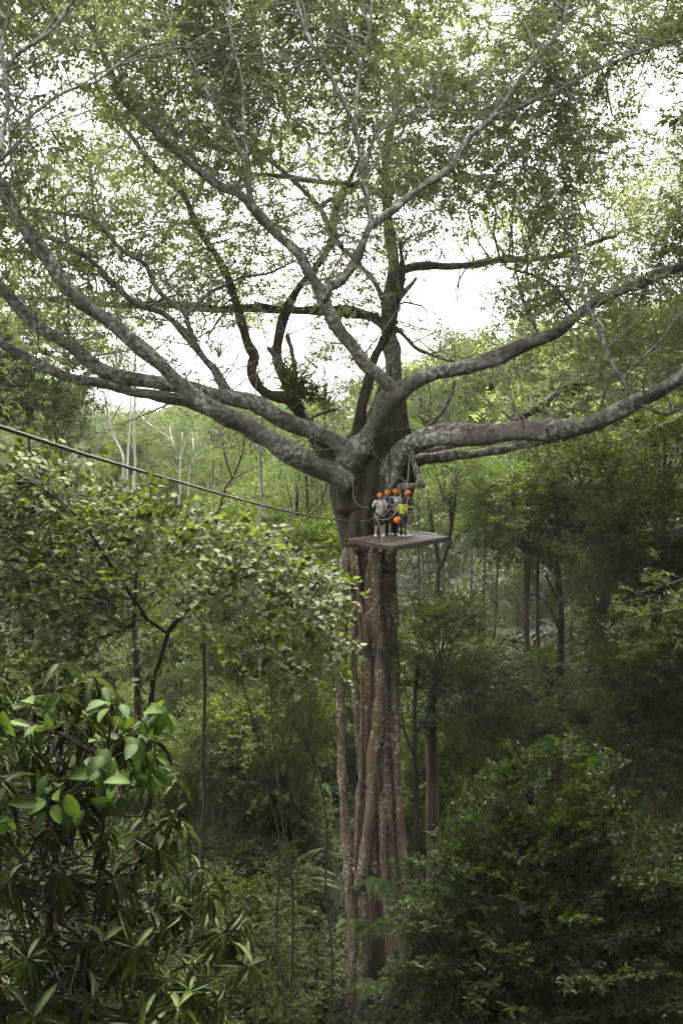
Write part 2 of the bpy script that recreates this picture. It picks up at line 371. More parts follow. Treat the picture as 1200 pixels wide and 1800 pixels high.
trunk = fluted([(668, 1800, 34.8, 70), (668, 1600, 34.8, 50), (668, 1450, 34.8, 46), (670, 1300, 34.8, 44), (668, 1150, 34.8, 48), (656, 1040, 34.7, 66), (648, 985, 34.8, 96), (650, 950, 35.2, 106),
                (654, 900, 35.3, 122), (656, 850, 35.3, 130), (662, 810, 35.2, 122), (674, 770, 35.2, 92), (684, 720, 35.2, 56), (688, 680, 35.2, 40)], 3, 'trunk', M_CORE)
ROOTS = [  # (points px, width px, depth offset to the front)
    ([(612, 940, 34.6), (611, 968, 34.1), (607, 990, 33.6), (602, 1037, 33.2), (600, 1125, 33.0), (599, 1200, 33.0), (600, 1275, 33.0), (601, 1350, 33.0), (605, 1410, 33.0), (608, 1462, 33.0), (612, 1525, 33.0), (616, 1575, 33.0), (620, 1640, 33.0), (618, 1700, 32.9), (612, 1800, 32.8)], 20),
    ([(618, 940, 34.2), (619, 970, 33.7), (620, 1000, 33.3), (622, 1075, 33.2), (621, 1150, 33.2), (624, 1215, 33.0), (630, 1290, 32.9), (634, 1360, 33.0)], 14),
    ([(628, 975, 32.75), (630, 1050, 32.7), (634, 1125, 32.7), (636, 1225, 32.65), (635, 1300, 32.7), (633, 1380, 32.8), (628, 1440, 32.9), (625, 1520, 32.9)], 8),
    ([(652, 985, 33.8), (646, 1040, 33.1), (648, 1085, 32.75), (644, 1130, 32.7), (647, 1200, 32.7), (645, 1250, 32.7), (642, 1312, 32.75), (637, 1375, 32.8), (631, 1420, 32.8), (628, 1480, 32.8), (630, 1525, 32.85), (624, 1585, 32.9), (621, 1650, 33)], 16),
    ([(660, 965, 33.0), (663, 1050, 32.9), (666, 1110, 32.85), (670, 1175, 32.8), (664, 1260, 32.75), (656, 1325, 32.7), (653, 1385, 32.7), (648, 1450, 32.7), (639, 1500, 32.7), (632, 1560, 32.8)], 24),
    ([(680, 1010, 33.1), (681, 1080, 33.0), (676, 1150, 32.9), (674, 1220, 32.85), (677, 1300, 32.8), (679, 1375, 32.75), (681, 1415, 32.75), (685, 1475, 32.8), (688, 1530, 32.8), (692, 1580, 32.8), (697, 1640, 32.8), (707, 1700, 32.8), (718, 1765, 32.8)], 22),
    ([(684, 960, 33.6), (689, 1030, 33.4), (691, 1100, 33.3), (692, 1200, 33.2), (694, 1275, 33.2), (697, 1360, 33.1), (701, 1420, 33.1), (705, 1475, 33.1), (710, 1550, 33.1), (715, 1630, 33.1), (719, 1700, 33.2), (723, 1790, 33.2)], 20),
    ([(668, 1290, 33.7), (664, 1340, 33.1), (660, 1400, 32.7), (656, 1440, 32.75), (655, 1500, 32.85), (656, 1570, 33.0), (662, 1650, 33.2)], 18),
    ([(664, 1340, 33.7), (668, 1395, 33.1), (671, 1440, 32.75), (673, 1500, 32.8), (676, 1550, 32.85), (684, 1620, 33.0), (690, 1700, 33.1)], 17),
    ([(672, 985, 33.2), (671, 1050, 33.05), (677, 1120, 33.0), (683, 1200, 33.0), (687, 1290, 32.95), (690, 1380, 32.95), (694, 1450, 33)], 13),
    ([(640, 1560, 33.0), (642, 1640, 33.0), (640, 1720, 33.0), (636, 1800, 33.0)], 12),
    ([(676, 1580, 33.0), (681, 1660, 33.0), (685, 1740, 33.0), (690, 1800, 33.0)], 12),
    ([(655, 960, 33.0), (650, 1010, 33.0), (655, 1090, 32.9), (658, 1150, 32.85)], 12),
]
for k, (pp, wpx) in enumerate(ROOTS):
    rs = resample(pxpath(pp), 60); rs[:, 1] += (.16 if k % 2 else -.1); m = MB()
    r = wpx * .86 * 33 / F / 2 * (1 + .10 * np.sin(np.linspace(0, 9, 60) + k))
    m.add(*tube(rs, r, 14, .16, 40 + k)); m.build('aerial_root', M_BARK, fig)

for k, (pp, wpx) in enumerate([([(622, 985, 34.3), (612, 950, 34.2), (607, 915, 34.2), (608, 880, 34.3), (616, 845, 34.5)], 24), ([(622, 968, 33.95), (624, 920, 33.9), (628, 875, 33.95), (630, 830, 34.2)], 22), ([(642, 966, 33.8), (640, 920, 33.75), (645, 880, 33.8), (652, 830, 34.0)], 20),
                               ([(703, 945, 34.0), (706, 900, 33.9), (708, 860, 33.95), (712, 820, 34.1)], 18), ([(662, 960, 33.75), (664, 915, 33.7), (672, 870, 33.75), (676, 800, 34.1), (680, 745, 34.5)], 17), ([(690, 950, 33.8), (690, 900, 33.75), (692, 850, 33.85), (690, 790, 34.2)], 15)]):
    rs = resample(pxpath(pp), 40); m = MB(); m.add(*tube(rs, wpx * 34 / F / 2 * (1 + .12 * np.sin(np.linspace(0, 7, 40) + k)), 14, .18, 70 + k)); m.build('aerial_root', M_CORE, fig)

# boughs: traced centre lines (px, py), widths px start/end, depth start/end
BOUGHS = {
 'b1': ([(612, 850), (585, 832), (555, 818), (505, 793), (450, 760), (400, 730), (350, 705), (320, 680), (280, 640), (240, 605), (200, 573), (150, 533), (110, 492), (80, 450), (50, 408), (20, 365), (-15, 305), (-60, 250), (-120, 180)], 44, 22, 33.6, 23.5, M_BOUGH),
 'b2': ([(640, 800), (600, 782), (550, 762), (500, 737), (450, 712), (400, 697), (340, 683), (280, 675), (220, 663), (170, 644), (130, 616), (90, 586), (60, 562), (30, 535), (0, 510), (-60, 470), (-130, 430)], 40, 22, 34.5, 27.5, M_BOUGH),
 'b3': ([(470, 775), (400, 738), (350, 716), (300, 700), (240, 687), (175, 675), (130, 665), (90, 648), (50, 630), (0, 606), (-60, 582), (-140, 560)], 26, 17, 34.6, 29, M_BOUGH),
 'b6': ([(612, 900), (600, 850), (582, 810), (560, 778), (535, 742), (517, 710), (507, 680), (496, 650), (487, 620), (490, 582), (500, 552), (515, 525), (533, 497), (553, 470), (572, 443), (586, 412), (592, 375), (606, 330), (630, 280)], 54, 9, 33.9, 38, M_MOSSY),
 'b5': ([(530, 722), (510, 703), (490, 697), (470, 692), (455, 682), (446, 665), (442, 648), (444, 628), (436, 605), (430, 580), (421, 545), (405, 505), (390, 470), (376, 440), (350, 400), (326, 352), (300, 318), (270, 288), (240, 252), (200, 205), (170, 150)], 26, 7, 33.8, 37, M_MOSSY),
 'b7': ([(606, 845), (618, 808), (642, 768), (670, 730), (697, 690)], 54, 35, 34.4, 32.0, M_BOUGH),
 'b7a': ([(700, 700), (686, 680), (660, 655), (630, 622), (605, 595), (588, 570), (578, 545), (568, 520), (545, 482), (520, 447), (485, 405), (450, 371), (420, 345), (390, 330), (350, 296), (300, 261), (270, 231), (240, 200), (220, 172), (200, 138), (180, 100), (165, 50), (135, 5), (110, -50)], 32, 8, 32.0, 26, M_BOUGH),
 'b7b': ([(568, 525), (580, 508), (600, 494), (617, 470), (630, 440), (640, 415), (655, 390)], 20, 16, 30.4, 29.5, M_BOUGH),
 'b7c': ([(655, 392), (647, 360), (637, 300), (633, 270), (622, 215), (608, 185), (590, 158), (565, 105), (540, 55), (520, 5), (505, -40)], 13, 7, 29.5, 28, M_BOUGH),
 'b7d': ([(623, 220), (628, 170), (637, 110), (648, 50), (656, -10)], 9, 6, 28.6, 28.5, M_BOUGH),
 'b7e': ([(652, 395), (675, 380), (700, 362), (750, 322), (790, 290), (825, 246), (860, 210), (890, 170), (915, 140), (945, 103), (975, 60), (1000, 5), (1015, -40)], 17, 7, 29.5, 30, M_BOUGH),
 'b7f': ([(858, 212), (885, 203), (910, 190), (965, 165), (1025, 132), (1080, 110), (1130, 88), (1210, 60)], 11, 5, 29.8, 33, M_BOUGH),
 'b7g': ([(692, 700), (715, 678), (750, 661), (800, 648), (825, 643), (870, 630), (900, 617), (930, 604), (960, 590), (985, 575), (1010, 560), (1050, 530), (1090, 508), (1125, 495), (1200, 470), (1280, 440)], 34, 16, 32.2, 36, M_BOUGH),
 'b8': ([(686, 800), (689, 740), (690, 680), (688, 620), (684, 580), (682, 540), (686, 500), (691, 460), (688, 420), (680, 370), (676, 320), (680, 270), (690, 200), (700, 120)], 46, 10, 35.3, 39, M_BOUGH),
 'b8b': ([(628, 800), (632, 750), (640, 690), (655, 638), (675, 600), (690, 570), (694, 535), (704, 505), (708, 470), (705, 430)], 30, 9, 33.8, 34.5, M_MOSSY),
 'b8c': ([(698, 525), (712, 512), (724, 500), (732, 490)], 13, 5, 34.2, 34.0, M_BOUGH),
 'b8d': ([(690, 545), (675, 525), (660, 497), (640, 475), (620, 455), (600, 435)], 13, 8, 34.4, 36, M_BOUGH),
 'b9': ([(672, 870), (692, 825), (714, 793), (742, 776), (790, 765), (850, 764), (900, 762), (950, 758), (1000, 750), (1040, 742), (1072, 730), (1100, 715), (1125, 702), (1150, 690), (1180, 672), (1210, 652), (1270, 610)], 52, 24, 34.2, 28.5, M_BOUGH),
 'b10': ([(700, 822), (740, 808), (800, 803), (860, 792), (930, 782), (970, 775), (1010, 762), (1060, 750)], 24, 9, 34.6, 37, M_BOUGH),
 'b11': ([(740, 800), (800, 780), (860, 758), (900, 742), (950, 712), (980, 690), (1025, 675), (1060, 664), (1090, 650), (1150, 610)], 22, 10, 35.4, 43, M_BOUGH),
 'b12': ([(690, 590), (660, 560), (600, 548), (530, 544), (450, 543), (400, 543), (350, 540), (275, 536), (200, 535), (125, 532), (60, 522), (0, 520), (-60, 505)], 24, 9, 36.5, 41, M_MOSSY),
 'b13': ([(700, 475), (735, 469), (800, 466), (870, 460), (940, 455), (1010, 440), (1080, 415)], 19, 9, 37, 41, M_BOUGH),
 'b14': ([(676, 345), (640, 328), (600, 322), (535, 315), (465, 309), (410, 300)], 14, 8, 38.5, 38, M_BOUGH),
 'b15': ([(600, 435), (580, 400), (560, 365), (525, 325), (490, 295), (450, 265), (415, 240), (380, 200)], 13, 7, 36, 37, M_BOUGH),
 'b15b': ([(560, 365), (585, 350), (605, 360)], 8, 6, 36.5, 37, M_BOUGH),
 'b4': ([(412, 705), (398, 685), (382, 662), (362, 633), (347, 610), (337, 595), (315, 575), (300, 562), (270, 545), (240, 535), (210, 505), (185, 483), (165, 465), (130, 440), (90, 420), (50, 410)], 20, 9, 33.6, 29.5, M_BOUGH),
 'b4b': ([(339, 598), (333, 575), (328, 556), (318, 545), (300, 532), (275, 505), (258, 468), (240, 455), (220, 445), (190, 415), (165, 385), (100, 377), (60, 372), (30, 360)], 12, 6, 32.8, 28, M_BOUGH),
 'b4c': ([(330, 552), (345, 535), (370, 515), (400, 500), (430, 485), (470, 480), (500, 468)], 8, 4, 32.6, 33, M_BOUGH),
 'b16': ([(30, 380), (22, 350), (20, 300), (22, 235), (30, 175), (45, 150)], 7, 4, 24.8, 24.2, M_BOUGH),
 'b17': ([(-20, 310), (0, 278), (8, 240), (10, 205), (11, 160), (10, 120), (9, 60), (14, 0), (18, -40)], 12, 6, 24, 23, M_BOUGH),
 'b18': ([(10, 130), (25, 105), (58, 77), (80, 58), (100, 40), (120, 18), (140, -10)], 9, 6, 23.5, 23, M_BOUGH),
 'b19': ([(16, 232), (50, 207), (75, 188), (100, 170), (140, 154), (175, 140), (200, 118), (225, 100), (250, 85), (290, 75)], 7, 4, 24.2, 25, M_BOUGH),
 'b20': ([(448, 372), (438, 330), (435, 290), (432, 225), (426, 180), (424, 150), (418, 115), (410, 70), (400, 20)], 9, 4, 28.4, 27, M_BOUGH),
 'b21': ([(322, 275), (322, 240), (325, 200), (320, 165), (315, 130), (306, 85), (298, 50), (287, 0)], 7, 4, 27.5, 27, M_BOUGH),
 'b22': ([(432, 285), (410, 245), (390, 205), (365, 160), (340, 110), (308, 60)], 8, 4, 28, 28, M_BOUGH),
 'b23': ([(1110, 708), (1105, 690), (1095, 672), (1080, 650), (1065, 615), (1050, 570), (1030, 535), (1015, 480), (1005, 430), (990, 380)], 11, 5, 30, 30.5, M_BOUGH),
 'b24': ([(1098, 680), (1100, 665), (1120, 640), (1145, 612), (1165, 590), (1185, 560)], 8, 4, 30, 29.5, M_BOUGH),
 'b25': ([(1112, 708), (1135, 714), (1160, 725), (1185, 722), (1215, 712)], 10, 5, 30, 29.3, M_BOUGH),
 'b26': ([(947, 592), (938, 570), (922, 535), (912, 500), (903, 470)], 9, 4, 34.2, 34, M_BOUGH),
 'b27': ([(1015, 560), (1000, 540), (985, 520), (960, 495), (930, 480), (890, 470)], 8, 4, 35, 35, M_BOUGH),
 'b28': ([(637, 300), (650, 270), (665, 235), (700, 210), (740, 190), (775, 170)], 7, 3, 29, 29.5, M_BOUGH),
 'b29': ([(500, 668), (492, 640), (480, 625), (468, 613)], 13, 9, 34.6, 34.4, M_BOUGH),
 'b30': ([(518, 690), (516, 650), (510, 615), (504, 590)], 11, 8, 34.8, 34.9, M_BOUGH),
 'b31': ([(722, 790), (728, 815), (733, 838), (742, 853)], 11, 9, 33.1, 32.9, M_BOUGH),
 'b32': ([(700, 858), (722, 856), (747, 854)], 11, 9, 33.3, 33, M_BOUGH),
 'b33': ([(590, 720), (562, 730), (545, 740)], 8, 5, 35.5, 36, M_BOUGH),
 'b34': ([(735, 770), (755, 745), (780, 715), (795, 690), (800, 672)], 11, 6, 34.6, 35.5, M_BOUGH),
 'b35': ([(695, 575), (715, 595), (735, 615), (770, 630), (800, 636)], 9, 4, 34.8, 36, M_BOUGH),
}
CHILD = {'b7a': 'b7', 'b7g': 'b7', 'b7b': 'b7a', 'b5': 'b6', 'b4': 'b2', 'b8c': 'b8b', 'b8d': 'b8b', 'b12': 'b8', 'b13': 'b8', 'b14': 'b8', 'b15': 'b8', 'b15b': 'b8', 'b3': 'b1',
         'b16': 'b1', 'b17': 'b1', 'b18': 'b1', 'b19': 'b1', 'b23': 'b9', 'b24': 'b9', 'b25': 'b9', 'b4b': 'b2', 'b4c': 'b2', 'b29': 'b6', 'b30': 'b6', 'b33': 'b6', 'b34': 'b9', 'b35': 'b8b',
         'b7c': 'b7', 'b7d': 'b7', 'b7e': 'b7', 'b7f': 'b7', 'b20': 'b7', 'b21': 'b7', 'b22': 'b7', 'b26': 'b7', 'b27': 'b7', 'b28': 'b7'}
SAMP = []; BOBJ = {}
for key in list(BOUGHS):
    pp, w0, w1, d0, d1, mat = BOUGHS[key]
    pp = np.array(pp, float); seg = np.r_[0, np.cumsum(np.hypot(*np.diff(pp, axis=0).T))]; u = seg / seg[-1]
    D = d0 + (d1 - d0) * u; W = (w0 + (w1 - w0) * u ** (.36 if key == 'b6' else .75)) * (.9 if key in ('b9', 'b7g', 'b7', 'b10') else .83)
    pw = np.array([[*P(x, y, d), wv * d / F / 2] for (x, y), d, wv in zip(pp, D, W)])
    nr = int(max(12, seg[-1] / 7)); rs = resample(pw, nr)
    r2 = np.random.default_rng(sum(map(ord, key))); ln = np.linspace(0, seg[-1] / 60, nr)
    for a in range(3): rs[:, a] += .05 * np.sin(ln * 2.3 + r2.uniform(0, 6)) * np.minimum(1, np.linspace(0, 4, nr))
    for q_ in r2.uniform(.08, .95, 5): rs[:, 3] *= 1 + r2.uniform(.04, .16) * np.exp(-((np.linspace(0, seg[-1], nr) - q_ * seg[-1]) / r2.uniform(9, 20)) ** 2)
    rs[:, 3] *= 1 + .06 * np.sin(ln * 3.1 + r2.uniform(0, 6))
    m = MB(); m.add(*tube(rs[:, :3], rs[:, 3], 16 if w0 > 15 else 8, .17, len(SAMP)))
    BOUGHS[key] = BOUGHS[key] + (rs,); SAMP.append(rs)
    par = CHILD.get(key); pobj = fig
    if par: pobj = BOBJ.get(par)
    o = m.build('branch' if par else 'bough', mat, pobj or fig); BOBJ[key] = o
SAMPLES = np.concatenate(SAMP)

for (x, y, D, l, key) in [(62, 560, 28.5, 3.2, 'b2'), (118, 540, 24.8, 1.2, 'b1'), (245, 668, 30.5, .9, 'b2'), (460, 712, 33, 1.5, 'b2'), (505, 800, 32.8, .8, 'b1'), (400, 735, 31, .6, 'b1'), (855, 775, 32, 1.1, 'b9'), (960, 765, 31, 1.6, 'b9'), (1045, 748, 30, .8, 'b9'),
                          (820, 648, 33.2, 2.2, 'b7g'), (905, 620, 34, 1.1, 'b7g'), (330, 690, 29.6, .8, 'b1'), (560, 772, 33.8, 1.6, 'b2'), (150, 640, 29.2, 1.2, 'b2'), (750, 668, 32.6, 3.0, 'b7g'), (630, 800, 33.2, 1.5, 'b7')]:
    r2 = np.random.default_rng(int(x)); p0 = P(x, y - 12, D); t = np.linspace(0, 1, 9)[:, None]
    q = p0 + np.array([0, 0, -l]) * t + r2.normal(0, .05, (9, 3)) * [1, 1, 0] * t + np.array([r2.normal(0, .12), 0, 0]) * np.sin(t * 4)
    m = MB(); m.add(*tube(q, np.linspace(.022, .008, 9), 5, cap=False)); m.build('hanging_root', M_DARKT, BOBJ[key])

# crown: leaf clusters on branchlets, denser or thinner as the canopy is
DENS = np.array([
 [.70, .75, .9, .95, .95, .9, .9, .9, .75, .95, .85, .9],
 [.50, .35, .9, 1, 1, .95, .95, .95, .95, 1, .85, .35],
 [.55, .85, .95, .9, .95, .95, .9, .95, 1, .85, .75, .75],
 [.70, .75, .8, .85, .7, .45, .55, .8, .95, 1, 1, 1],
 [.65, .8, .8, .65, .6, .5, .35, .15, .5, .9, .95, 1],
 [.5, .6, .5, .42, .36, .3, .25, .05, .22, .55, .9, 1],
 [.12, .1, .06, .03, .02, .05, .05, .25, .5, .6, .7, .7],
 [0, 0, 0, 0, 0, 0, 0, .1, .2, .3, .25, .2]])
GAPS = [(110, 160, 65, 90, .12), (880, 15, 45, 40, .1), (1140, 165, 70, 40, .05), (780, 500, 120, 70, .03), (540, 335, 70, 45, .2), (610, 590, 60, 40, .25), (660, 470, 35, 45, .2),
        (330, 640, 80, 60, .05), (420, 620, 60, 70, .1), (760, 420, 60, 30, .4), (830, 590, 90, 25, .3), (640, 500, 50, 60, .3), (30, 480, 30, 40, .4), (960, 215, 45, 30, .35), (280, 250, 18, 14, .2)]
def dens(x, y):
    gx_ = np.clip((x - 50) / 100, 0, 10.999); gy_ = np.clip((y - 50) / 100, 0, 6.999)
    i = gy_.astype(int); j = gx_.astype(int); v = gy_ - i; u_ = gx_ - j
    d = DENS[i, j] * (1 - u_) * (1 - v) + DENS[i, j + 1] * u_ * (1 - v) + DENS[i + 1, j] * (1 - u_) * v + DENS[i + 1, j + 1] * u_ * v
    for (cx, cy_, rx, ry, k) in GAPS:
        q = ((x - cx) / rx) ** 2 + ((y - cy_) / ry) ** 2
        d = np.where(q < 1.2, np.minimum(d, k + (1 - k) * np.clip((q - .6) / .6, 0, 1)), d)
    return d
NCL = 2950
SPC = 7
bpj = proj(SAMPLES[:, :3]); thin = SAMPLES[:, 3] < .42
r = np.random.default_rng(21)
cl = []
while len(cl) < NCL:
    x, y = r.uniform(-160, 1360), r.uniform(-260, 760)
    if r.uniform() > dens(np.array(x), np.array(max(y, 30))) ** 1.35 * (.84 + .36 * math.sin(x * .021 + 2 * math.sin(y * .013)) * math.sin(y * .026 + 1.3)): continue
    dd = np.hypot(bpj[:, 0] - x, bpj[:, 1] - y) + (~thin) * 60 + r.uniform(0, 90, len(bpj))
    k = np.argmin(dd)
    d = bpj[k, 2] + .6 + abs(r.normal(0, 2.2))
    if r.uniform() < .38: d = r.uniform(35, 44)
    d = np.clip(d, 22.5, 45)
    cl.append(P(x, y, d))
cl = np.array(cl)
leaf = MB(); tw = MB(); used = np.zeros(len(SAMPLES), int)
for c in cl:
    dist = np.linalg.norm(SAMPLES[:, :3] - c, axis=1) + (~thin) * .8
    k = np.argmin(dist); s = SAMPLES[k, :3]; l = np.linalg.norm(c - s)
    lo_ = max(0, k - 3); used[lo_:k + 4] += 1
    if l < 7 and used[k] <= 7:
        nseg = 7; t = np.linspace(0, 1, nseg)[:, None]
        bend = r.normal(0, .14, 3) * l; bend[2] += .10 * l
        pts = s * (1 - t) + c * t + bend * (4 * t * (1 - t)) + r.normal(0, .03, (nseg, 3)) * l * np.minimum(t, 1 - t) * 2
        rad = .012 + .009 * l
        tw.add(*tube(pts, np.linspace(min(rad, SAMPLES[k, 3] * .8), .010, nseg), 5, cap=False), tint=.5)
pos = np.repeat(cl, SPC, 0) + r.normal(0, 1, (NCL * SPC, 3)) * np.array([.66, .66, .42])
ex = r.normal(0, 1, pos.shape) * np.array([1, 1, .45]) + np.array([0, 0, -.1])
hint = np.array([0, 0, 1.0]) + r.normal(0, .45, pos.shape)
spray_many(leaf, SP_FIG, pos, ex, hint, r.uniform(.75, 1.25, len(pos)), r)
for k in r.choice(np.where(thin)[0], 620):
    s = SAMPLES[k]; d = unit(r.normal(0, 1, 3) * [1, .8, .5] + [0, .2, .55]); l = r.uniform(1.2, 3.6); t = np.linspace(0, 1, 8)[:, None]
    pts = s[:3] + d * l * t + r.normal(0, .16, 3) * l * t ** 2 + r.normal(0, .025, (8, 3)) * l * t
    rad = min(.012 + .007 * l, s[3] * .7); tw.add(*tube(pts, np.linspace(rad, .007, 8), 5, cap=False))
    for b in range(r.integers(1, 4)):
        i0 = r.integers(2, 7); d2 = unit(d + r.normal(0, .6, 3)); l2 = l * r.uniform(.25, .6); t2 = np.linspace(0, 1, 5)[:, None]
        tw.add(*tube(pts[i0] + d2 * l2 * t2 + r.normal(0, .03, (5, 3)) * l2 * t2, np.linspace(rad * .5, .006, 5), 4, cap=False))
leaf.build('crown', [M_FIG, M_TWIG], fig, smooth=(False, True))
tw.build('twigs', M_TWIG, fig)

# moss on the shaded limb: short blades standing on the bark
def moss_on(rs, lo, hi, nb, seed, up=.4):
    r = np.random.default_rng(seed); i = r.integers(int(lo * len(rs)), int(hi * len(rs)), nb)
    d = unit(r.normal(0, 1, (nb, 3)) + np.array([.5, -.5, up])); t = unit(np.gradient(rs[:, :3], axis=0))[i]
    d = unit(d - t * np.sum(d * t, 1, keepdims=True)); clump = np.sin(i * .9) + np.sin(i * .37 + seed)
    keep = clump + r.normal(0, .6, nb) > -.2; i, d = i[keep], d[keep]; nb = len(i)
    p = rs[i, :3] + d * rs[i, 3:4] * 1.0 + r.normal(0, .03, (nb, 3))
    L = r.uniform(.05, .16, nb)
    return put('slim', p, d + r.normal(0, .5, (nb, 3)) + [0, 0, -.2], r.normal(0, 1, (nb, 3)), L, L * .3, r.uniform(0, 1, nb))
for key, lo, hi, nb in (('b6', .04, .36, 2600), ('b5', .0, .25, 700), ('b1', .05, .2, 500), ('b8b', .25, .8, 700)):
    m = MB(); V, Q, T = moss_on(BOUGHS[key][-1], lo, hi, nb, len(key)); m.add(V, Q, 0, T); tag(m.build('moss', M_MOSS, BOBJ[key], smooth=(False,)), kind='stuff')

# ------------------------------------------------------------------ generic forest tree
def crown_mesh(name, seed, protos, ncl, spc, mat, flat=.8, shell=.55, pad=(.95, .95, .45), lift=.15, squash_top=0, scale=1.0, limb=True, Rr=3.5, shape=None):
    """crown of radius Rr about the origin: clusters on limbs, leaf sprays on the clusters"""
    r = np.random.default_rng(seed); mb = MB()
    c = unit(r.normal(0, 1, (ncl, 3))) * (r.uniform(shell, 1, (ncl, 1))) ** .7 * Rr * .86
    lob = 1 + .22 * np.sin(2.1 * np.arctan2(c[:, 1], c[:, 0]) * 2 + seed) + .12 * np.sin(c[:, 2] * 2 + seed)
    c[:, :2] *= lob[:, None]; c[:, 2] *= flat
    if shape is not None: c = shape(c, r)
    o = unit(c + [0, 0, .6])
    N = ncl * spc
    pos = np.repeat(c, spc, 0) + r.normal(0, 1, (N, 3)) * np.array(pad) * .8
    ex = np.repeat(o, spc, 0) * .7 + r.normal(0, .7, (N, 3)) * np.array([1, 1, .5]) + [0, 0, lift - .15]
    spray_many(mb, protos, pos, ex, np.array([0, 0, 1.0]) + r.normal(0, .3, (N, 3)), r.uniform(.75, 1.3, N) * scale, r)
    if limb:
        root = np.array([0, 0, -Rr * flat * .9])
        for q in c[::2]:
            t = np.linspace(0, 1, 6)[:, None]; mid = root * .45 + q * .25 + r.normal(0, .2, 3)
            pts = root * (1 - t) ** 2 + 2 * mid * t * (1 - t) + q * t ** 2
            mb.add(*tube(pts, np.linspace(.07, .015, 6), 5, cap=False), mat=1)
    return mb.mesh(name, [mat, M_TWIGD], (False, True))

def cone(c, r): 
    k = np.clip(1.15 - (c[:, 2] + 2.5) / 6.0, .25, 1.1); c[:, :2] *= k[:, None]; return c
CROWNS = {
 'round': [crown_mesh('crown', 201 + k, SP_ROUND, 58, 15, M_FOREST) for k in range(3)],
 'airy': [crown_mesh('crown', 211 + k, SP_AIRY, 40, 14, M_FOREST, shell=.3, pad=(.9, .9, .35)) for k in range(3)],
 'layer': [crown_mesh('crown', 221 + k, SP_ROUND, 46, 16, M_FOREST, pad=(1.25, 1.25, .18), lift=-.05) for k in range(2)],
 'feather': [crown_mesh('crown', 231 + k, SP_FEATH, 55, 13, M_FOREST, shell=.3, pad=(.8, .8, .7)) for k in range(2)],
 'cone': [crown_mesh('crown', 241 + k, SP_ROUND, 55, 15, M_FOREST, flat=1.1, shape=cone) for k in range(2)],
}
CROWNS['sparse'] = [crown_mesh('crown', 251 + k, SP_AIRY, 30, 9, M_FOREST, shell=.2, pad=(.8, .8, .35)) for k in range(2)]
TREE_N = 0
def tree(label, style, cx, cy_, rx, ry, D, color=(1, 1, 1), group=None, trunk_px=None, trunk_w=None, tmat=None, name='forest_tree', cat='tree', extra=(), world=None):
    global TREE_N; TREE_N += 1; r = np.random.default_rng(900 + TREE_N)
    if world: c = np.array(world[:3], float); D = F; rx = ry = world[3]
    else: c = P(cx, cy_, D)
    sx = rx * D / F / 3.5; sz = ry * D / F / (3.5 * .85)
    if trunk_px:
        pw = pxpath(trunk_px); last = pw[-1]; base = np.array([last[0], last[1], float(ground(last[0], last[1])) - .1])
        if last[2] > base[2] + .5: pw = np.vstack([pw, [base[0] + r.normal(0, .1), base[1], base[2]]])
        else: base = last.copy()
        pw = pw[::-1]
    else:
        bx, by = c[0] + r.normal(0, .06) * sx * 3.5, c[1]
        if world and c[1] < -24: bx, by = c[0] * 1.4 + (3 if c[0] >= 0 else -3), min(c[1] - 6, -38)
        base = np.array([bx, by, float(ground(bx, by)) - .1]); top = c + [0, 0, ry * D / F * .3]
        if base[2] > top[2] - .3: base[2] = top[2] - 2
        t = np.linspace(0, 1, 5)[:, None]
        pw = base * (1 - t) + top * t + r.normal(0, .16, (5, 3)) * np.sin(t * 3.14) * [1, 1, 0]
    e = empty(name, base, label, cat, group)
    o = bpy.data.objects.new('crown', CROWNS[style][TREE_N % len(CROWNS[style])]); COL.objects.link(o); o.parent = e
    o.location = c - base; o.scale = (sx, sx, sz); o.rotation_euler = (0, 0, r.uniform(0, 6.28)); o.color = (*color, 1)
    wr = (trunk_w * D / F / 2) if trunk_w else .05 + .035 * sx
    m = MB(); rs = resample(pw, 18); m.add(*tube(rs, np.linspace(wr * 1.25, wr * .6, 18), 8, .12, TREE_N))
    for ex_ in extra:
        q = resample(pxpath(ex_[0]), 12); m.add(*tube(q, np.linspace(ex_[1], ex_[1] * .4, 12) * D / F / 2, 6, .1, TREE_N))
    m.build('trunk', tmat or M_TRUNK, e)
    return e

# ---- near and middle trees one can tell apart
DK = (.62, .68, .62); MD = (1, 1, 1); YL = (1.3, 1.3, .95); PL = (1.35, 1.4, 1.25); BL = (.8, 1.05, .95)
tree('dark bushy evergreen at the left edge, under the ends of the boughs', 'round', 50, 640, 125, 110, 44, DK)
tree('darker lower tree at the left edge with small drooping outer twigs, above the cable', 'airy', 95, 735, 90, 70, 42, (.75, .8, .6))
tree('broad pale green tree behind the fig fork, under the low left bough', 'airy', 520, 870, 110, 90, 55, YL)
tree('bright round tree whose crown shows between cable and platform', 'round', 430, 960, 100, 80, 52, YL)
tree('yellowish bushy tree left of the fig trunk at platform height', 'round', 555, 985, 80, 80, 46, YL)
tree('light green tree seen between the platform and the forked grey trunk', 'airy', 735, 890, 75, 85, 62, PL)
tree('feathery tree with hanging foliage beside the forked grey trunk', 'feather', 875, 880, 80, 85, 50, (1.05, 1.1, .8))
tree('tall leafy tree just right of the platform on a slim brown trunk', 'layer', 930, 905, 110, 95, 46, MD, trunk_px=[(927, 850, 46), (926, 1000, 46), (925, 1130, 46), (945, 1240, 46)], trunk_w=14)
tree('full green tree under the right bough with a dark forked trunk', 'round', 1035, 860, 120, 110, 42, MD, trunk_px=[(975, 980, 42), (985, 1060, 42), (984, 1180, 42), (984, 1310, 42)], trunk_w=17, tmat=M_DARKT,
     extra=[([(985, 1060, 42), (970, 1035, 42), (958, 1010, 42)], 9), ([(984, 1110, 42), (960, 1060, 42), (935, 1045, 42)], 6)])
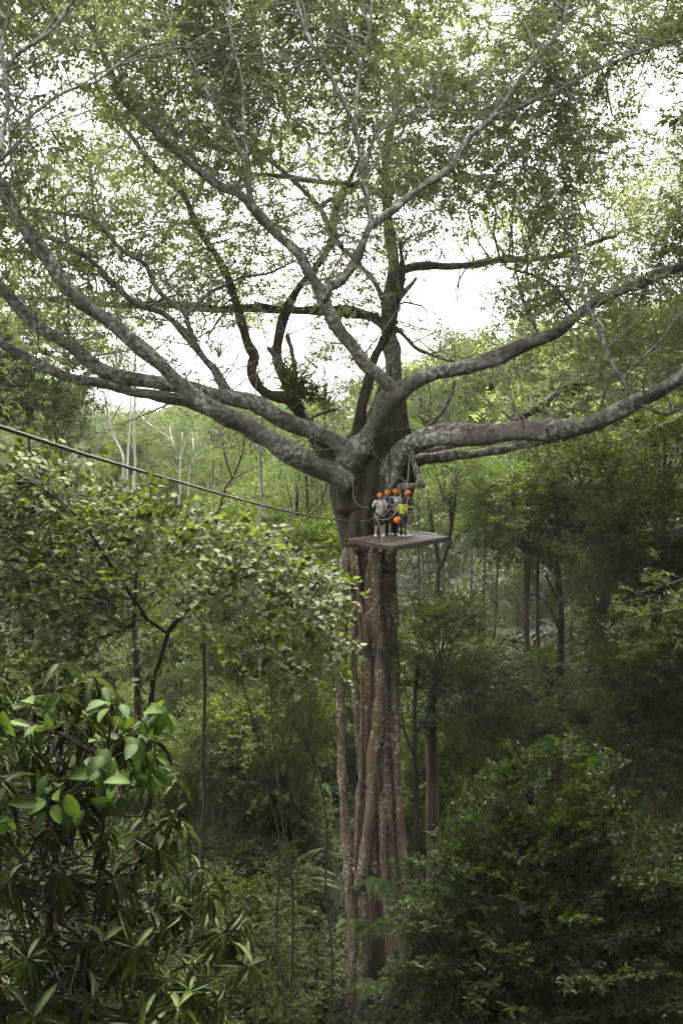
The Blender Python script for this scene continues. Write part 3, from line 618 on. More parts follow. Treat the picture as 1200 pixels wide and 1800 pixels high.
tree('slim companion tree leaning beside the brown trunk right of the platform', 'airy', 965, 960, 60, 50, 47, MD, trunk_px=[(945, 960, 47), (944, 1060, 47), (946, 1150, 47), (953, 1240, 47)], trunk_w=9)
tree('large rounded tree at the right edge below the bough, bright on top', 'round', 1165, 800, 110, 110, 45, MD)
tree('massed dark tree at the right edge above the pale branch', 'round', 1150, 960, 130, 110, 36, (.7, .75, .65))
tree('tree crown showing above the big right bough against the sky', 'airy', 860, 640, 90, 60, 58, MD)
tree('leafy tree behind the kink of the right bough', 'round', 1010, 670, 110, 80, 60, (.9, .95, .85))
tree('dense tree at the right edge above the kinked bough', 'round', 1160, 610, 100, 90, 56, (.8, .9, .8))
tree('hazy tree between the upright stem and the right bough', 'airy', 745, 690, 75, 70, 70, MD)
tree('small-leaved tree seen left of the upright stem through the fork', 'airy', 570, 660, 70, 75, 62, MD)
tree('layered dark tree right of the fig trunk on a thin black stem', 'layer', 770, 1130, 95, 90, 34, (.8, .85, .75), trunk_px=[(735, 1150, 34), (728, 1260, 34), (731, 1400, 34), (733, 1560, 34), (735, 1700, 34)], trunk_w=10, tmat=M_DARKT,
     extra=[([(729, 1290, 34), (745, 1270, 34), (755, 1245, 34)], 6), ([(729, 1330, 34), (712, 1290, 34), (705, 1240, 34)], 5), ([(733, 1480, 34), (760, 1450, 34), (790, 1420, 34)], 5)])
tree('spreading dark tree with greyish leaves on a stout brown trunk', 'layer', 830, 1200, 130, 100, 36, (.75, .8, .75), trunk_px=[(778, 1140, 36.3), (764, 1190, 36.4), (757, 1250, 36.5), (758, 1330, 36.5), (760, 1420, 36.5), (762, 1500, 36.5)], trunk_w=26)
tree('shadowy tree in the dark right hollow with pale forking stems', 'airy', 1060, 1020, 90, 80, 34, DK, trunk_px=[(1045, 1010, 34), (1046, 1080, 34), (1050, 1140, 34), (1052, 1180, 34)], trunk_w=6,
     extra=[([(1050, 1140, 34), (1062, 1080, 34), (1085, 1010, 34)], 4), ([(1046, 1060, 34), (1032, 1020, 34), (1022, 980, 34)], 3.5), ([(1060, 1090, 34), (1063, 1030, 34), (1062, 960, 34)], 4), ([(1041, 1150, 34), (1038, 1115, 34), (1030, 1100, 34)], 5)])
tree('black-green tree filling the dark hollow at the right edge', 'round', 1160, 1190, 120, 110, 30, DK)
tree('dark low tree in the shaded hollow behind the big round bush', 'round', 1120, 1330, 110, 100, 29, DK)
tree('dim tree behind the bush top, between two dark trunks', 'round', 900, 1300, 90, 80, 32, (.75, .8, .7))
tree('forked grey-trunked tree just right of the platform', 'airy', 782, 832, 85, 70, 46, PL, trunk_px=[(790, 880, 46), (792, 930, 46), (783, 970, 46), (772, 1005, 46), (768, 1035, 46)], trunk_w=13, extra=[([(772, 1000, 46), (765, 960, 46), (757, 910, 46), (752, 860, 46)], 9), ([(792, 930, 46), (799, 880, 46), (803, 830, 46)], 7)])
tree('slender tree on a brown pole trunk among the ginger leaves', 'airy', 368, 1062, 95, 60, 23, MD, trunk_px=[(364, 1085, 22), (358, 1160, 22), (361, 1250, 22), (355, 1330, 22), (360, 1410, 22), (354, 1500, 22)], trunk_w=8, tmat=M_DARKT)
tree('thin dark sapling leaning in the gully left of the fig trunk', 'airy', 424, 1140, 80, 60, 23, MD, trunk_px=[(420, 1160, 23), (433, 1230, 23), (455, 1300, 23), (468, 1380, 23), (492, 1480, 23), (486, 1640, 23), (500, 1760, 23), (492, 1880, 23)], trunk_w=4, tmat=M_DARKT)
tree('fine-leaved dark sapling close against the left side of the fig trunk', 'airy', 540, 1230, 75, 110, 26, (.8, .8, .7), trunk_px=[(530, 1280, 26), (560, 1370, 26), (574, 1440, 26), (572, 1560, 26), (584, 1680, 26), (580, 1800, 26)], trunk_w=4, tmat=M_DARKT)
tree('grey-stemmed sapling in the gully with sparse leaves', 'airy', 484, 1120, 80, 60, 30, YL, trunk_px=[(480, 1150, 30), (478, 1260, 30), (490, 1380, 30), (500, 1480, 30), (514, 1560, 30)], trunk_w=4, tmat=M_DARKT)
tree('ivy-wrapped tree behind the heart-leaved tree, trunk dark', 'airy', 240, 1030, 90, 70, 17, MD, trunk_px=[(235, 1080, 16), (240, 1150, 16), (243, 1260, 16), (240, 1340, 16)], trunk_w=18, tmat=M_DARKT)

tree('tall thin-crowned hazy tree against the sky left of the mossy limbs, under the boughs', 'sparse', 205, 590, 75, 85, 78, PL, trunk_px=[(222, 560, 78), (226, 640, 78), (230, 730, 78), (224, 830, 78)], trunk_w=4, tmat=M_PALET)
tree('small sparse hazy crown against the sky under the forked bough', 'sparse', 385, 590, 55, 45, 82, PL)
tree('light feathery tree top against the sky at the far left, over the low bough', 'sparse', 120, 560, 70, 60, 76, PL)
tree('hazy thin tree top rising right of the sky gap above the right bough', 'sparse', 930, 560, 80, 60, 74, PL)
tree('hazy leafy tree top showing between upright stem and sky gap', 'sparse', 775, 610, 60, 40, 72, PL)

# ---- unseen trees added around the viewpoint (above and beside the frame): they keep the near plants and the right hollow in shade
for q in [(-6, -39, 29, 7), (6, -40, 29, 8), (15, -33, 27, 7), (-15, -34, 27, 7), (0, -30, 32, 6.5), (0, -48, 30, 9), (9, -27, 30, 6), (-9, -27, 31, 6), (17, -21, 22, 6.5), (-16, -22, 23, 6), (23, -8, 19, 8), (25, 3, 22, 8), (20, -14, 26, 6), (15.5, -14, 34, 6), (19, -6, 36, 7), (24, 3, 38, 8), (31, 10, 33, 9), (30, -4, 28, 8)]:
    tree('unseen dense forest tree added beside or behind the viewpoint for its shade', 'round', 0, 0, 0, 0, 0, MD, 'unseen shade trees around the viewpoint', world=q)

# ---- pale bare trees far left
def bare_tree(label, stem, wpx, D, limbs, seed, mat, leaves=0, col=(1.3, 1.4, 1.1)):
    pw = pxpath([(x, y, D) for x, y in stem]); last = pw[-1]; gz = float(ground(last[0], last[1]))
    if last[2] > gz: pw = np.vstack([pw, [last[0], last[1], gz - .2]])
    base = pw[-1]; e = empty('bare_tree', base, label, 'tree'); m = MB(); r = np.random.default_rng(seed)
    rs = resample(pw, 26); m.add(*tube(rs, np.linspace(wpx * .45, wpx, 26) * D / F / 2, 8, .15, seed)); m.build('trunk', mat, e)
    m = MB(); tips = []
    for k, lm in enumerate(limbs):
        q = resample(pxpath([(x, y, D + r.normal(0, 1.2) * (i > 0)) for i, (x, y) in enumerate(lm)]), 14)
        m.add(*tube(q, np.linspace(wpx * .42, wpx * .12, 14) * D / F / 2, 6, .12, seed + k))
        for b in range(9):
            i0 = r.integers(4, 14); d = unit(q[min(i0, 12) + 1] - q[min(i0, 12)]) * .7 + r.normal(0, .6, 3) + [0, 0, .25]; l = r.uniform(.8, 2.6)
            t = np.linspace(0, 1, 6)[:, None]; pts = q[i0] + unit(d) * l * t + r.normal(0, .07, (6, 3)) * l * t
            m.add(*tube(pts, np.linspace(wpx * .10, wpx * .04, 6) * D / F / 2, 5, cap=False)); tips.append(pts[-1])
    if m.n: m.build('limbs', mat, e)
    if leaves and tips:
        tp = np.array(tips)[r.integers(0, len(tips), leaves)] + r.normal(0, .35, (leaves, 3)); mm = MB()
        spray_many(mm, SP_AIRY, tp, r.normal(0, 1, (leaves, 3)) * [1, 1, .5], np.array([0, 0, 1.]) + r.normal(0, .3, (leaves, 3)), r.uniform(.7, 1.2, leaves), r)
        tag(mm.build('crown', [M_FOREST, M_TWIGD], e, smooth=(False, True)), color=col)
    return e
bare_tree('pale leaning bare tree with ivy-darkened stem below the lowest left bough', [(185, 700), (190, 725), (196, 755), (206, 780), (215, 800), (218, 850)], 8, 62, [[(190, 725), (185, 700), (183, 660), (190, 610)], [(196, 740), (210, 715), (228, 690), (240, 660)], [(186, 705), (200, 660), (210, 600), (215, 560)]], 5, M_PALET, 30)
bare_tree('bare whitish tree with crown of dead twigs seen through the left boughs', [(236, 640), (238, 700), (236, 760), (238, 830), (236, 870)], 8, 66, [[(238, 690), (250, 650), (275, 610), (290, 570)], [(237, 660), (222, 620), (205, 590), (190, 555)], [(237, 650), (240, 610), (250, 560), (262, 530)], [(237, 740), (258, 715), (285, 700)], [(238, 720), (262, 745), (300, 770)]], 6, M_PALET, 70)
bare_tree('thin white-stemmed tree standing left of its twin before dark bamboo', [(321, 760), (318, 800), (316, 840), (318, 870), (313, 905)], 5, 70, [[(318, 800), (330, 770), (345, 740)], [(317, 810), (305, 780), (298, 750)]], 7, M_PALET, 25)
bare_tree('thin white-stemmed tree standing right of its twin, bent at the top', [(345, 800), (335, 818), (332, 850), (331, 880), (328, 905)], 5, 70, [[(340, 806), (360, 785), (378, 770)], [(335, 815), (340, 790), (338, 760)]], 8, M_PALET, 20)
bare_tree('grey straight trunk before the hazy slope, with few twigs on top', [(375, 760), (376, 800), (374, 850), (376, 900)], 6, 58, [[(376, 790), (388, 760), (400, 740)], [(376, 780), (362, 750), (350, 735)]], 9, M_TRUNK, 90, MD)
bare_tree('grey leaning tree that forks widely under the cable', [(412, 835), (400, 850), (392, 870), (388, 890), (378, 930), (368, 980)], 10, 50, [[(412, 835), (425, 800), (432, 765)], [(403, 845), (430, 830), (460, 818)], [(408, 840), (395, 800), (392, 770)]], 10, M_TRUNK, 130, YL)
bare_tree('straight pale trunk left of the fig, its foot dark and stripped', [(448, 740), (456, 790), (460, 850), (459, 900), (457, 945)], 9, 48, [[(455, 790), (440, 760), (425, 735)], [(457, 800), (470, 770), (485, 750)]], 11, M_PALET, 160, MD)
bare_tree('dark trunk pair stem left of the platform, under the low bough', [(538, 820), (540, 870), (541, 920), (540, 960)], 9, 50, [[(540, 850), (530, 820), (515, 790)], [(540, 860), (555, 830), (565, 800)]], 12, M_DARKT, 140, MD)
bare_tree('slim brown trunk right beside the dark trunk left of the platform', [(566, 860), (565, 900), (563, 960)], 7, 51, [[(566, 880), (575, 850), (580, 820)]], 13, M_TRUNK, 90, MD)

# ---- massed forest behind: each tree its own, nothing tells them apart
r = np.random.default_rng(77)
rows = [(44, -36, 44, 6.0), (60, -46, 60, 7.0), (82, -62, 80, 9), (112, -80, 100, 11), (150, -100, 130, 13), (205, -130, 190, 18)]
LIMX = [-200, 0, 150, 220, 300, 400, 560, 640, 720, 900, 1000, 1200, 1400]
LIMY = [600, 620, 690, 735, 735, 715, 690, 690, 640, 600, 590, 560, 540]
STY = ['round', 'airy', 'cone', 'layer', 'feather']
FAR_L = {'round': ('dense round-headed forest tree massed with others on the slope', 'round-headed trees of the forest slope'),
         'airy': ('open-crowned forest tree massed with others on the slope', 'open-crowned trees of the forest slope'),
         'cone': ('pointed forest tree massed with others on the slope', 'pointed trees of the forest slope'),
         'layer': ('flat-layered forest tree massed with others on the slope', 'flat-layered trees of the forest slope'),
         'feather': ('drooping feathery forest tree like bamboo, massed on the slope', 'feathery trees of the forest slope')}
for (yw, x0, x1, st) in rows:
    x = x0
    while x < x1:
        xx = x + r.normal(0, st * .25); yy = yw + r.normal(0, st * .35); x += st
        R0 = r.uniform(.5, .72) * st if st < 12 else r.uniform(.45, .6) * st
        hgt = r.uniform(8, 17) + (0 if yw < 100 else 4) + (r.uniform(2, 10) if xx > 4 else 0)
        c = np.array([xx, yy, float(ground(xx, yy)) + hgt - R0 * .5])
        pj = proj(c)[0]; top = pj[1] - R0 * .85 * F / pj[2]
        lim = np.interp(pj[0], LIMX, LIMY)
        if top < lim:
            pj[1] += lim - top
        if abs(xx - 1.2) < 5 and yy < 14: continue
        s = STY[r.integers(0, 5)] if xx > -5 else STY[[0, 1, 4, 4, 2][r.integers(0, 5)]]
        g = r.uniform(.8, 1.3); col = (g * r.uniform(.9, 1.25), g * r.uniform(.95, 1.2), g * r.uniform(.75, 1.05))
        tree(FAR_L[s][0], s, pj[0], pj[1], R0 * F / pj[2], R0 * F / pj[2] * r.uniform(.85, 1.25), pj[2], col, FAR_L[s][1])

# ---- bushes and saplings of the gully floor
def bush(px, py, rad, label, group, col, style='round', dz=0):
    p = ground_hit(px, py); pj = proj(p + np.array([0, 0, rad * .5 + dz]))[0]
    return tree(label, style, pj[0], pj[1], rad * F / pj[2], rad * F / pj[2] * .9, pj[2], col, group, name='bush', cat='bush')
r = np.random.default_rng(5)
for k in range(60):
    px, py = r.uniform(180, 560), r.uniform(1150, 1900)
    g = r.uniform(.45, .75) if py > 1400 else r.uniform(.95, 1.4); bush(px, py, r.uniform(1.4, 3.0), 'leafy bush in the gully left of the fig trunk', 'bushes in the gully left of the fig trunk', (g * 1.05, g, g * .9), STY[r.integers(0, 4)])  # lower bushes get a darker tint: gully shade put into the leaf colour
for k in range(46):
    px, py = r.uniform(800, 1260), r.uniform(1180, 1900)
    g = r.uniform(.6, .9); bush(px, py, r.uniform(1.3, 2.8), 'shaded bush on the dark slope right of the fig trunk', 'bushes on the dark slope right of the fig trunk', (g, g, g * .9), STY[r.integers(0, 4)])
for k in range(16):
    px, py = r.uniform(-60, 260), r.uniform(1120, 1500)
    g = r.uniform(.9, 1.3); bush(px, py, r.uniform(1.3, 2.4), 'pale bush seen through the heart-leaved tree', 'pale bushes behind the heart-leaved tree', (g * 1.1, g * 1.1, g), STY[r.integers(0, 4)])

r = np.random.default_rng(16)
for k in range(44):
    xx, yy = r.uniform(-12, -.8), r.uniform(9, 28); R0 = r.uniform(1.5, 2.8); g = r.uniform(.9, 1.4)
    tree('leafy young tree low in the gully left of the fig, behind the broad-leaved plants', STY[[0, 1, 3, 1][r.integers(0, 4)]], 0, 0, 0, 0, 0, (g * 1.05, g, g * .85), 'young trees low in the gully left of the fig', world=(xx, yy, float(ground(xx, yy)) + r.uniform(1.5, 8.5), R0), tmat=M_DARKT)
for k in range(30):
    xx, yy = r.uniform(-9.5, -2.4), r.uniform(-5, 7); R0 = r.uniform(1.5, 2.5); g = r.uniform(.45, .8)  # low tint range stands in for the shade at the gully bottom
    if xx + R0 > -.2 or abs(xx) > .38 * (yy + 31): continue
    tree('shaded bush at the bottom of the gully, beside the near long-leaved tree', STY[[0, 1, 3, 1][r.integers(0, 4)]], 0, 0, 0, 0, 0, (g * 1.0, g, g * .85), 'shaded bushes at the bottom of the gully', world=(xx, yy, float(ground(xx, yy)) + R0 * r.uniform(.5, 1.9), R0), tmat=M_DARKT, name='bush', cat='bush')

# ---- undergrowth: uncountable low leaves on the ground
r = np.random.default_rng(9); mb = MB()
for NU, xa, xb, ya, yb, sa, sb in ((9000, -28, 32, -24, 40, .9, 1.9), (11000, -70, 90, 34, 125, 1.6, 3.6)):
    x = r.uniform(xa, xb, NU); y = r.uniform(ya, yb, NU); k_ = ~((np.abs(x - 1.45) < 2.3) & (y > -9) & (y < 4.5)); x, y = x[k_], y[k_]; NU = len(x); p = np.stack([x, y, ground(x, y) + r.uniform(0, 1.1, NU) ** 2], 1)
    spray_many(mb, SP_ROUND, p, r.normal(0, 1, (NU, 3)) * [1, 1, .3] + [0, 0, .45], np.array([0, 0, 1.]) + r.normal(0, .4, (NU, 3)), r.uniform(sa, sb, NU), r)
tag(mb.build('undergrowth', [M_FOREST, M_TWIGD], smooth=(False, True)), kind='stuff', color=(.5, .52, .44))  # lowered tint puts forest-floor shade into the leaf colour
r = np.random.default_rng(15)
for k in range(70):
    xx, yy = r.uniform(-24, 27), r.uniform(9, 44); R0 = r.uniform(1.8, 3.4); g = r.uniform(.8, 1.25)
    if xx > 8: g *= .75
    if abs(xx - 1.2) < 3.2 and yy < 12: continue
    tree('young understorey tree in the gully behind the fig', STY[r.integers(0, 4)], 0, 0, 0, 0, 0, (g * 1.05, g, g * .8), 'understorey trees behind the fig', world=(xx, yy, float(ground(xx, yy)) + R0 * r.uniform(.8, 2.2), R0))

# ---- ginger and banana-like clumps
def ginger(px, py, label, seed, nl=14, size=1.8, D=None, world=None):
    p = np.array([*world, 0.0]) if world else ground_hit(px, py)
    p[2] = ground(p[0], p[1]); lift = 1.6 if world else 0
    r = np.random.default_rng(seed); e = empty('ginger_plant', p, label, 'plant'); m = MB(); s = MB()
    for k in range(nl):
        a = r.uniform(0, 6.28); h = lift + r.uniform(.5, 1.6); q = p + [math.cos(a) * .35, math.sin(a) * .35, h]
        s.add(*tube(resample(np.array([p + [math.cos(a) * .12, math.sin(a) * .12, 0], (p + q) / 2 + [0, 0, .2], q]), 6), np.linspace(.04, .02, 6), 6, cap=False), tint=.6)
        L = size * r.uniform(.6, 1.1)
        V, Q, T = put('banana', q[None], np.array([[math.cos(a), math.sin(a), r.uniform(.3, 1.1)]]), np.array([[0, 0, 1.0]]), np.array([L]), np.array([L * .24]), np.array([r.uniform(0, 1)]))
        m.add(V, Q, 0, T)
    s.build('stalks', M_BANANA, e); m.build('leaves', M_BANANA, e)
ginger(300, 1150, 'light green ginger clump with long arching leaves behind the pole trunk', 1, 20, 2.4)
ginger(225, 1130, 'pale ginger clump behind the fork of the heart-leaved tree', 2, 20, 2.4)
ginger(150, 1120, 'pale big-leaved clump furthest left behind the heart-leaved tree', 3, 18, 2.2)
ginger(345, 1190, 'ginger clump with upright leaves right beside the brown pole trunk', 4, 14, 2.0)
ginger(560, 1420, 'broad-leaved plant against the left flank of the fig trunk', 5, 14, 2.2)
ginger(440, 1240, 'small ginger clump in the gully by the leaning dark sapling', 6, 12, 2.2)
ginger(455, 1450, 'single bright-leaved plant in the gully near the grey rocks', 7, 6, 1.3)

ginger(0, 0, 'tall broad-leaved clump low in the gully, nearest the left root of the fig', 11, 22, 2.3, world=(-2.6, 7.5))
ginger(0, 0, 'tall broad-leaved clump midway between the long-leaved tree and the fig', 12, 24, 2.6, world=(-5.0, 6.0))
ginger(0, 0, 'tall broad-leaved clump beside the long-leaved tree, lowest of the clumps', 13, 22, 2.3, world=(-5.6, .5))
ginger(0, 0, 'tall broad-leaved clump half hidden behind the long-leaved tree', 14, 22, 2.5, world=(-8.2, 7.0))
ginger(0, 0, 'small broad-leaved clump between the lowest clump and the fig foot', 15, 16, 1.9, world=(-2.9, 2.2))

# ---- rocks in the gully
def rock(px, py, s, label, seed):
    p = ground_hit(px, py); r = np.random.default_rng(seed); nu, nv = 20, 12
    u = np.linspace(0, 2 * np.pi, nu, endpoint=False); v = np.linspace(.02, np.pi - .02, nv); U, Vv = np.meshgrid(u, v)
    d = np.stack([np.sin(Vv) * np.cos(U), np.sin(Vv) * np.sin(U), np.cos(Vv)], -1).reshape(-1, 3)
    rr = np.ones(len(d))
    for k in range(9):
        q = unit(r.normal(0, 1, 3)); rr = np.minimum(rr, np.abs(r.uniform(.55, .95) / np.maximum(d @ q, .3)))
    V = d * rr[:, None] * np.array([1.3, 1, .8]) * s + p + [0, 0, s * .3]
    i = np.arange(nv - 1)[:, None] * nu; j = np.arange(nu)[None]; j2 = (j + 1) % nu
    m = MB(); m.add(V - p, np.stack([i + j, i + j2, i + nu + j2, i + nu + j], -1).reshape(-1, 4)); o = m.build('rock', M_ROCK, smooth=(False,), loc=p)
    tag(o, label, 'rock')
M_ROCK = bark_mat('grey_rock', (.10, .10, .095), (.22, .22, .21), (.35, .35, .33), .6, stretch=(1, 1, 1))
rock(475, 1480, 1.5, 'large grey rock in the shaded gully, lowest of the rocks', 1)
rock(462, 1320, 1.0, 'small pale rock higher up the gully beside the dark sapling', 2)
rock(470, 1430, 1.1, 'grey boulder just above the large rock in the gully', 3)

# ------------------------------------------------------------------ platform
H_PL = 3.1; ZP = CAM[2] - H_PL
def on_deck(px, py):
    v = FW * 1.0 + RT * ((px - 600) / F) + UPV * ((900 - py) / F); t = (ZP - CAM[2]) / v[2]; return CAM + v * t
A, B, C = on_deck(607, 947), on_deck(690, 960), on_deck(789, 943); Dc = A + C - B
plat = empty('wooden_platform', (A + C) / 2, 'square wooden platform fixed round the fig trunk, carrying the people', 'platform')
M_DECK = leaf_mat('worn_deck_wood', [(0, (.06, .046, .03)), (.5, (.105, .083, .057)), (1, (.17, .138, .1))], rough=.75, trans=0, spec=.3); M_BEAM = plain('dark_beam_wood', (.075, .06, .045), .85); M_STEEL = plain('steel_bar', (.5, .5, .48), .4, .6)
ue, ve = unit(C - B), unit(A - B); LU, LV = np.linalg.norm(C - B), np.linalg.norm(A - B)
def slab(m, o, u, v, w_, tint=.5):
    c = np.array([o, o + u, o + u + v, o + v]); V = np.vstack([c, c + w_])
    if np.dot(np.cross(u, v), w_) < 0: V = V[[3, 2, 1, 0, 7, 6, 5, 4]]
    m.add(V, [(3, 2, 1, 0), (4, 5, 6, 7), (0, 1, 5, 4), (1, 2, 6, 5), (2, 3, 7, 6), (3, 0, 4, 7)], tint=tint)
zz = np.array([0, 0, 1.0]); m = MB(); npl = 19; pw_ = LV / npl; rr = np.random.default_rng(3)
for k in range(npl):
    slab(m, B + ve * (k * pw_ + .012) + ue * rr.uniform(-.06, .03) - zz * .04, ue * (LU + rr.uniform(-.02, .04)), ve * (pw_ - .024), zz * (.04 + rr.uniform(-.004, .004)), tint=rr.uniform(0, 1))
m.build('deck', M_DECK, plat, smooth=(False,))
for (o, d, L) in ((B - zz * .17 - ve * .03, ue, LU), (A - zz * .17 - ve * .0, ue, LU)):
    m = MB(); slab(m, o, d * L, ve * .06, zz * .125); m.build('rim_beam', M_BEAM, plat, smooth=(False,))
for k in range(7):
    m = MB(); slab(m, B + ue * (.08 + k * (LU - .25) / 6) - zz * .16 + ve * .06, ue * .09, ve * (LV - .08), zz * .115); m.build('joist', M_BEAM, plat, smooth=(False,))
for k in range(3):
    m = MB(); slab(m, B + ue * .25 + ve * (.7 + k * 1.0) - zz * .30, ue * (LU - .5), ve * .12, zz * .135); m.build('bearer', M_BEAM, plat, smooth=(False,))
for k in range(3):   # blocks showing under the front-left edge
    m = MB(); slab(m, B + ve * (.12 + .55 * k) - zz * .27 + ue * .02, ue * .12, ve * .2, zz * .10); m.build('block', M_BEAM, plat, smooth=(False,))
m = MB(); q0, q1 = on_deck(724, 936.5), on_deck(768, 941.5); m.add(*tube(resample(np.array([q0 + zz * .05, q1 + zz * .05]), 4), .03, 8))
tag(m.build('metal_bar', M_STEEL), 'pale metal bar lying along the back right edge of the platform', 'bar')

# ------------------------------------------------------------------ cables and ropes
def rope(name, pts, rad, mat, label, cat, nres=60):
    q = resample(pxpath(pts), nres); c = q.mean(0); m = MB(); m.add(*tube(q - c, rad, 8)); o = m.build(name, mat, loc=c); return tag(o, label, cat)
iv = lambda x: 1 / (.125 - (.125 - 1 / 30.5) * x / 620)
zp = [(-150, 702), (0, 750), (150, 799), (300, 843), (430, 880), (520, 902), (570, 911), (620, 916)]
rope('zip_cable', [(x, y, iv(x)) for x, y in zp] + [(645, 915, 30.9), (668, 908, 31.1), (685, 897, 31.2), (700, 882, 31.4)], .022, M_ROPE, 'thick grey zip line cable running from upper left to the people', 'cable', 160)
rope('rope', [(655, 909, 31.2), (668, 913, 31.2), (682, 912, 31.2), (693, 904, 31.3), (700, 892, 31.4)], .016, M_WROPE, 'slack rope loop hanging just under the cable end, before the people', 'rope')
rope('rope', [(621, 835, 32.2), (620, 858, 32.1), (622, 876, 32.1), (630, 888, 32.1), (640, 892, 32.1), (648, 892, 32.1)], .014, M_GROPE, 'grey rope hanging in a curve against the dark trunk, left of the people', 'rope')
rope('rope', [(657, 902, 31.1), (663, 914, 31.0), (668, 930, 30.9), (672, 952, 30.6)], .014, M_WROPE, 'pale rope slanting down from the leftmost person to the deck edge', 'rope')
rope('rope', [(713, 862, 31.9), (715, 850, 32.1), (717, 838, 32.4), (719, 800, 32.9)], .014, M_WROPE, 'pale rope held by the person in black, hanging from the branch', 'rope')
rope('rope', [(734, 857, 33.0), (734, 900, 33.0), (735, 936, 33.0)], .014, M_DROPE, 'dark rope hanging straight from the cut branch, right of the person in black', 'rope')
rope('hanging_root', [(686, 640, 34.3), (685, 720, 34.0), (684, 780, 33.4), (685, 830, 32.9), (685, 850, 32.8)], .035, M_DARKT, 'dark hanging root running straight down the fig trunk behind the people', 'root')

# ------------------------------------------------------------------ people
def skin_mat(): return plain('skin', (.42, .25, .17), .5)
M_SKIN = skin_mat(); M_HELM = plain('orange_helmet', (.72, .17, .012), .35); M_WHITE = plain('white_cloth', (.52, .52, .55), .85); M_NAVY = plain('navy_cloth', (.025, .04, .12), .8)
M_BLACK = plain('black_cloth', (.018, .018, .022), .8); M_LIME = plain('lime_cloth', (.42, .50, .035), .75); M_JEAN = plain('dark_jeans', (.02, .03, .05), .8); M_OLIVE = plain('olive_cloth', (.11, .10, .065), .85)
M_HAIR = plain('dark_hair', (.02, .014, .01), .6); M_STRAP = plain('harness_web', (.36, .30, .10), .7); M_SHOE = plain('white_shoe', (.7, .7, .68), .6); M_EYE = plain('dark_eye', (.01, .01, .01), .3)
def capsule_chain(chain):
    """[(x,y,z,r)...] -> closed tapered tube with rounded ends"""
    c = np.array(chain, float); q = resample(c, max(6, 5 * len(c)))
    t0 = unit(q[0, :3] - q[1, :3]); t1 = unit(q[-1, :3] - q[-2, :3]); out = []
    for s in (.95, .75, .4): out.append([*(q[0, :3] + t0 * q[0, 3] * s), q[0, 3] * math.sqrt(1 - s * s)])
    out += q.tolist()
    for s in (.4, .75, .95): out.append([*(q[-1, :3] + t1 * q[-1, 3] * s), q[-1, 3] * math.sqrt(1 - s * s)])
    out = np.array(out); return tube(out[:, :3], out[:, 3], 12)
def ellip(c, rad, nu=16, nv=10):
    u = np.linspace(0, 2 * np.pi, nu, endpoint=False); v = np.linspace(.03, np.pi - .03, nv); U, Vv = np.meshgrid(u, v)
    V = np.stack([np.sin(Vv) * np.cos(U) * rad[0], np.sin(Vv) * np.sin(U) * rad[1], np.cos(Vv) * rad[2]], -1).reshape(-1, 3) + np.array(c)
    i = np.arange(nv - 1)[:, None] * nu; j = np.arange(nu)[None]; j2 = (j + 1) % nu
    return V, np.stack([i + j, i + nu + j, i + nu + j2, i + j2], -1).reshape(-1, 4)
def solid(name, chains, ells, mat, parent, voxel=.012):
    """overlapping limbs fused into one continuous surface"""
    m = MB()
    for c in chains: m.add(*capsule_chain(c))
    for c, rad in ells: m.add(*ellip(c, rad))
    me = m.mesh(name, [mat]); o = bpy.data.objects.new(name, me); COL.objects.link(o); o.parent = parent
    rm = o.modifiers.new('fuse', 'REMESH'); rm.mode = 'VOXEL'; rm.voxel_size = voxel; rm.use_smooth_shade = True
    sm = o.modifiers.new('smooth', 'SMOOTH'); sm.factor = .5; sm.iterations = 2
    return o
def hand_chains(w, d, side, curl=.35, rr=.0085):
    """palm and five unequal fingers from wrist w along d"""
    d = unit(d); lat = unit(np.cross(d, [0, 1, .2])) ; nrm = np.cross(lat, d); w = np.array(w)
    pc = w + d * .05; ch = [[(*w, .026), (*(w + d * .045), .032), (*(w + d * .08), .028)]]
    for k, (off, l) in enumerate(((-.027, .058), (-.009, .072), (.009, .068), (.026, .052))):
        b = w + d * .075 + lat * off; m1 = b + d * l * .5 - nrm * l * .12; m2 = m1 + (d * (1 - curl) - nrm * curl) * l * .5
        ch.append([(*b, rr), (*m1, rr), (*m2, rr * .85)])
    b = w + d * .02 + lat * (-.03 * side); m1 = b + (d * .6 - lat * side * .7) * .035; m2 = m1 + d * .03
    ch.append([(*b, .012), (*m1, .010), (*m2, .009)]); return ch

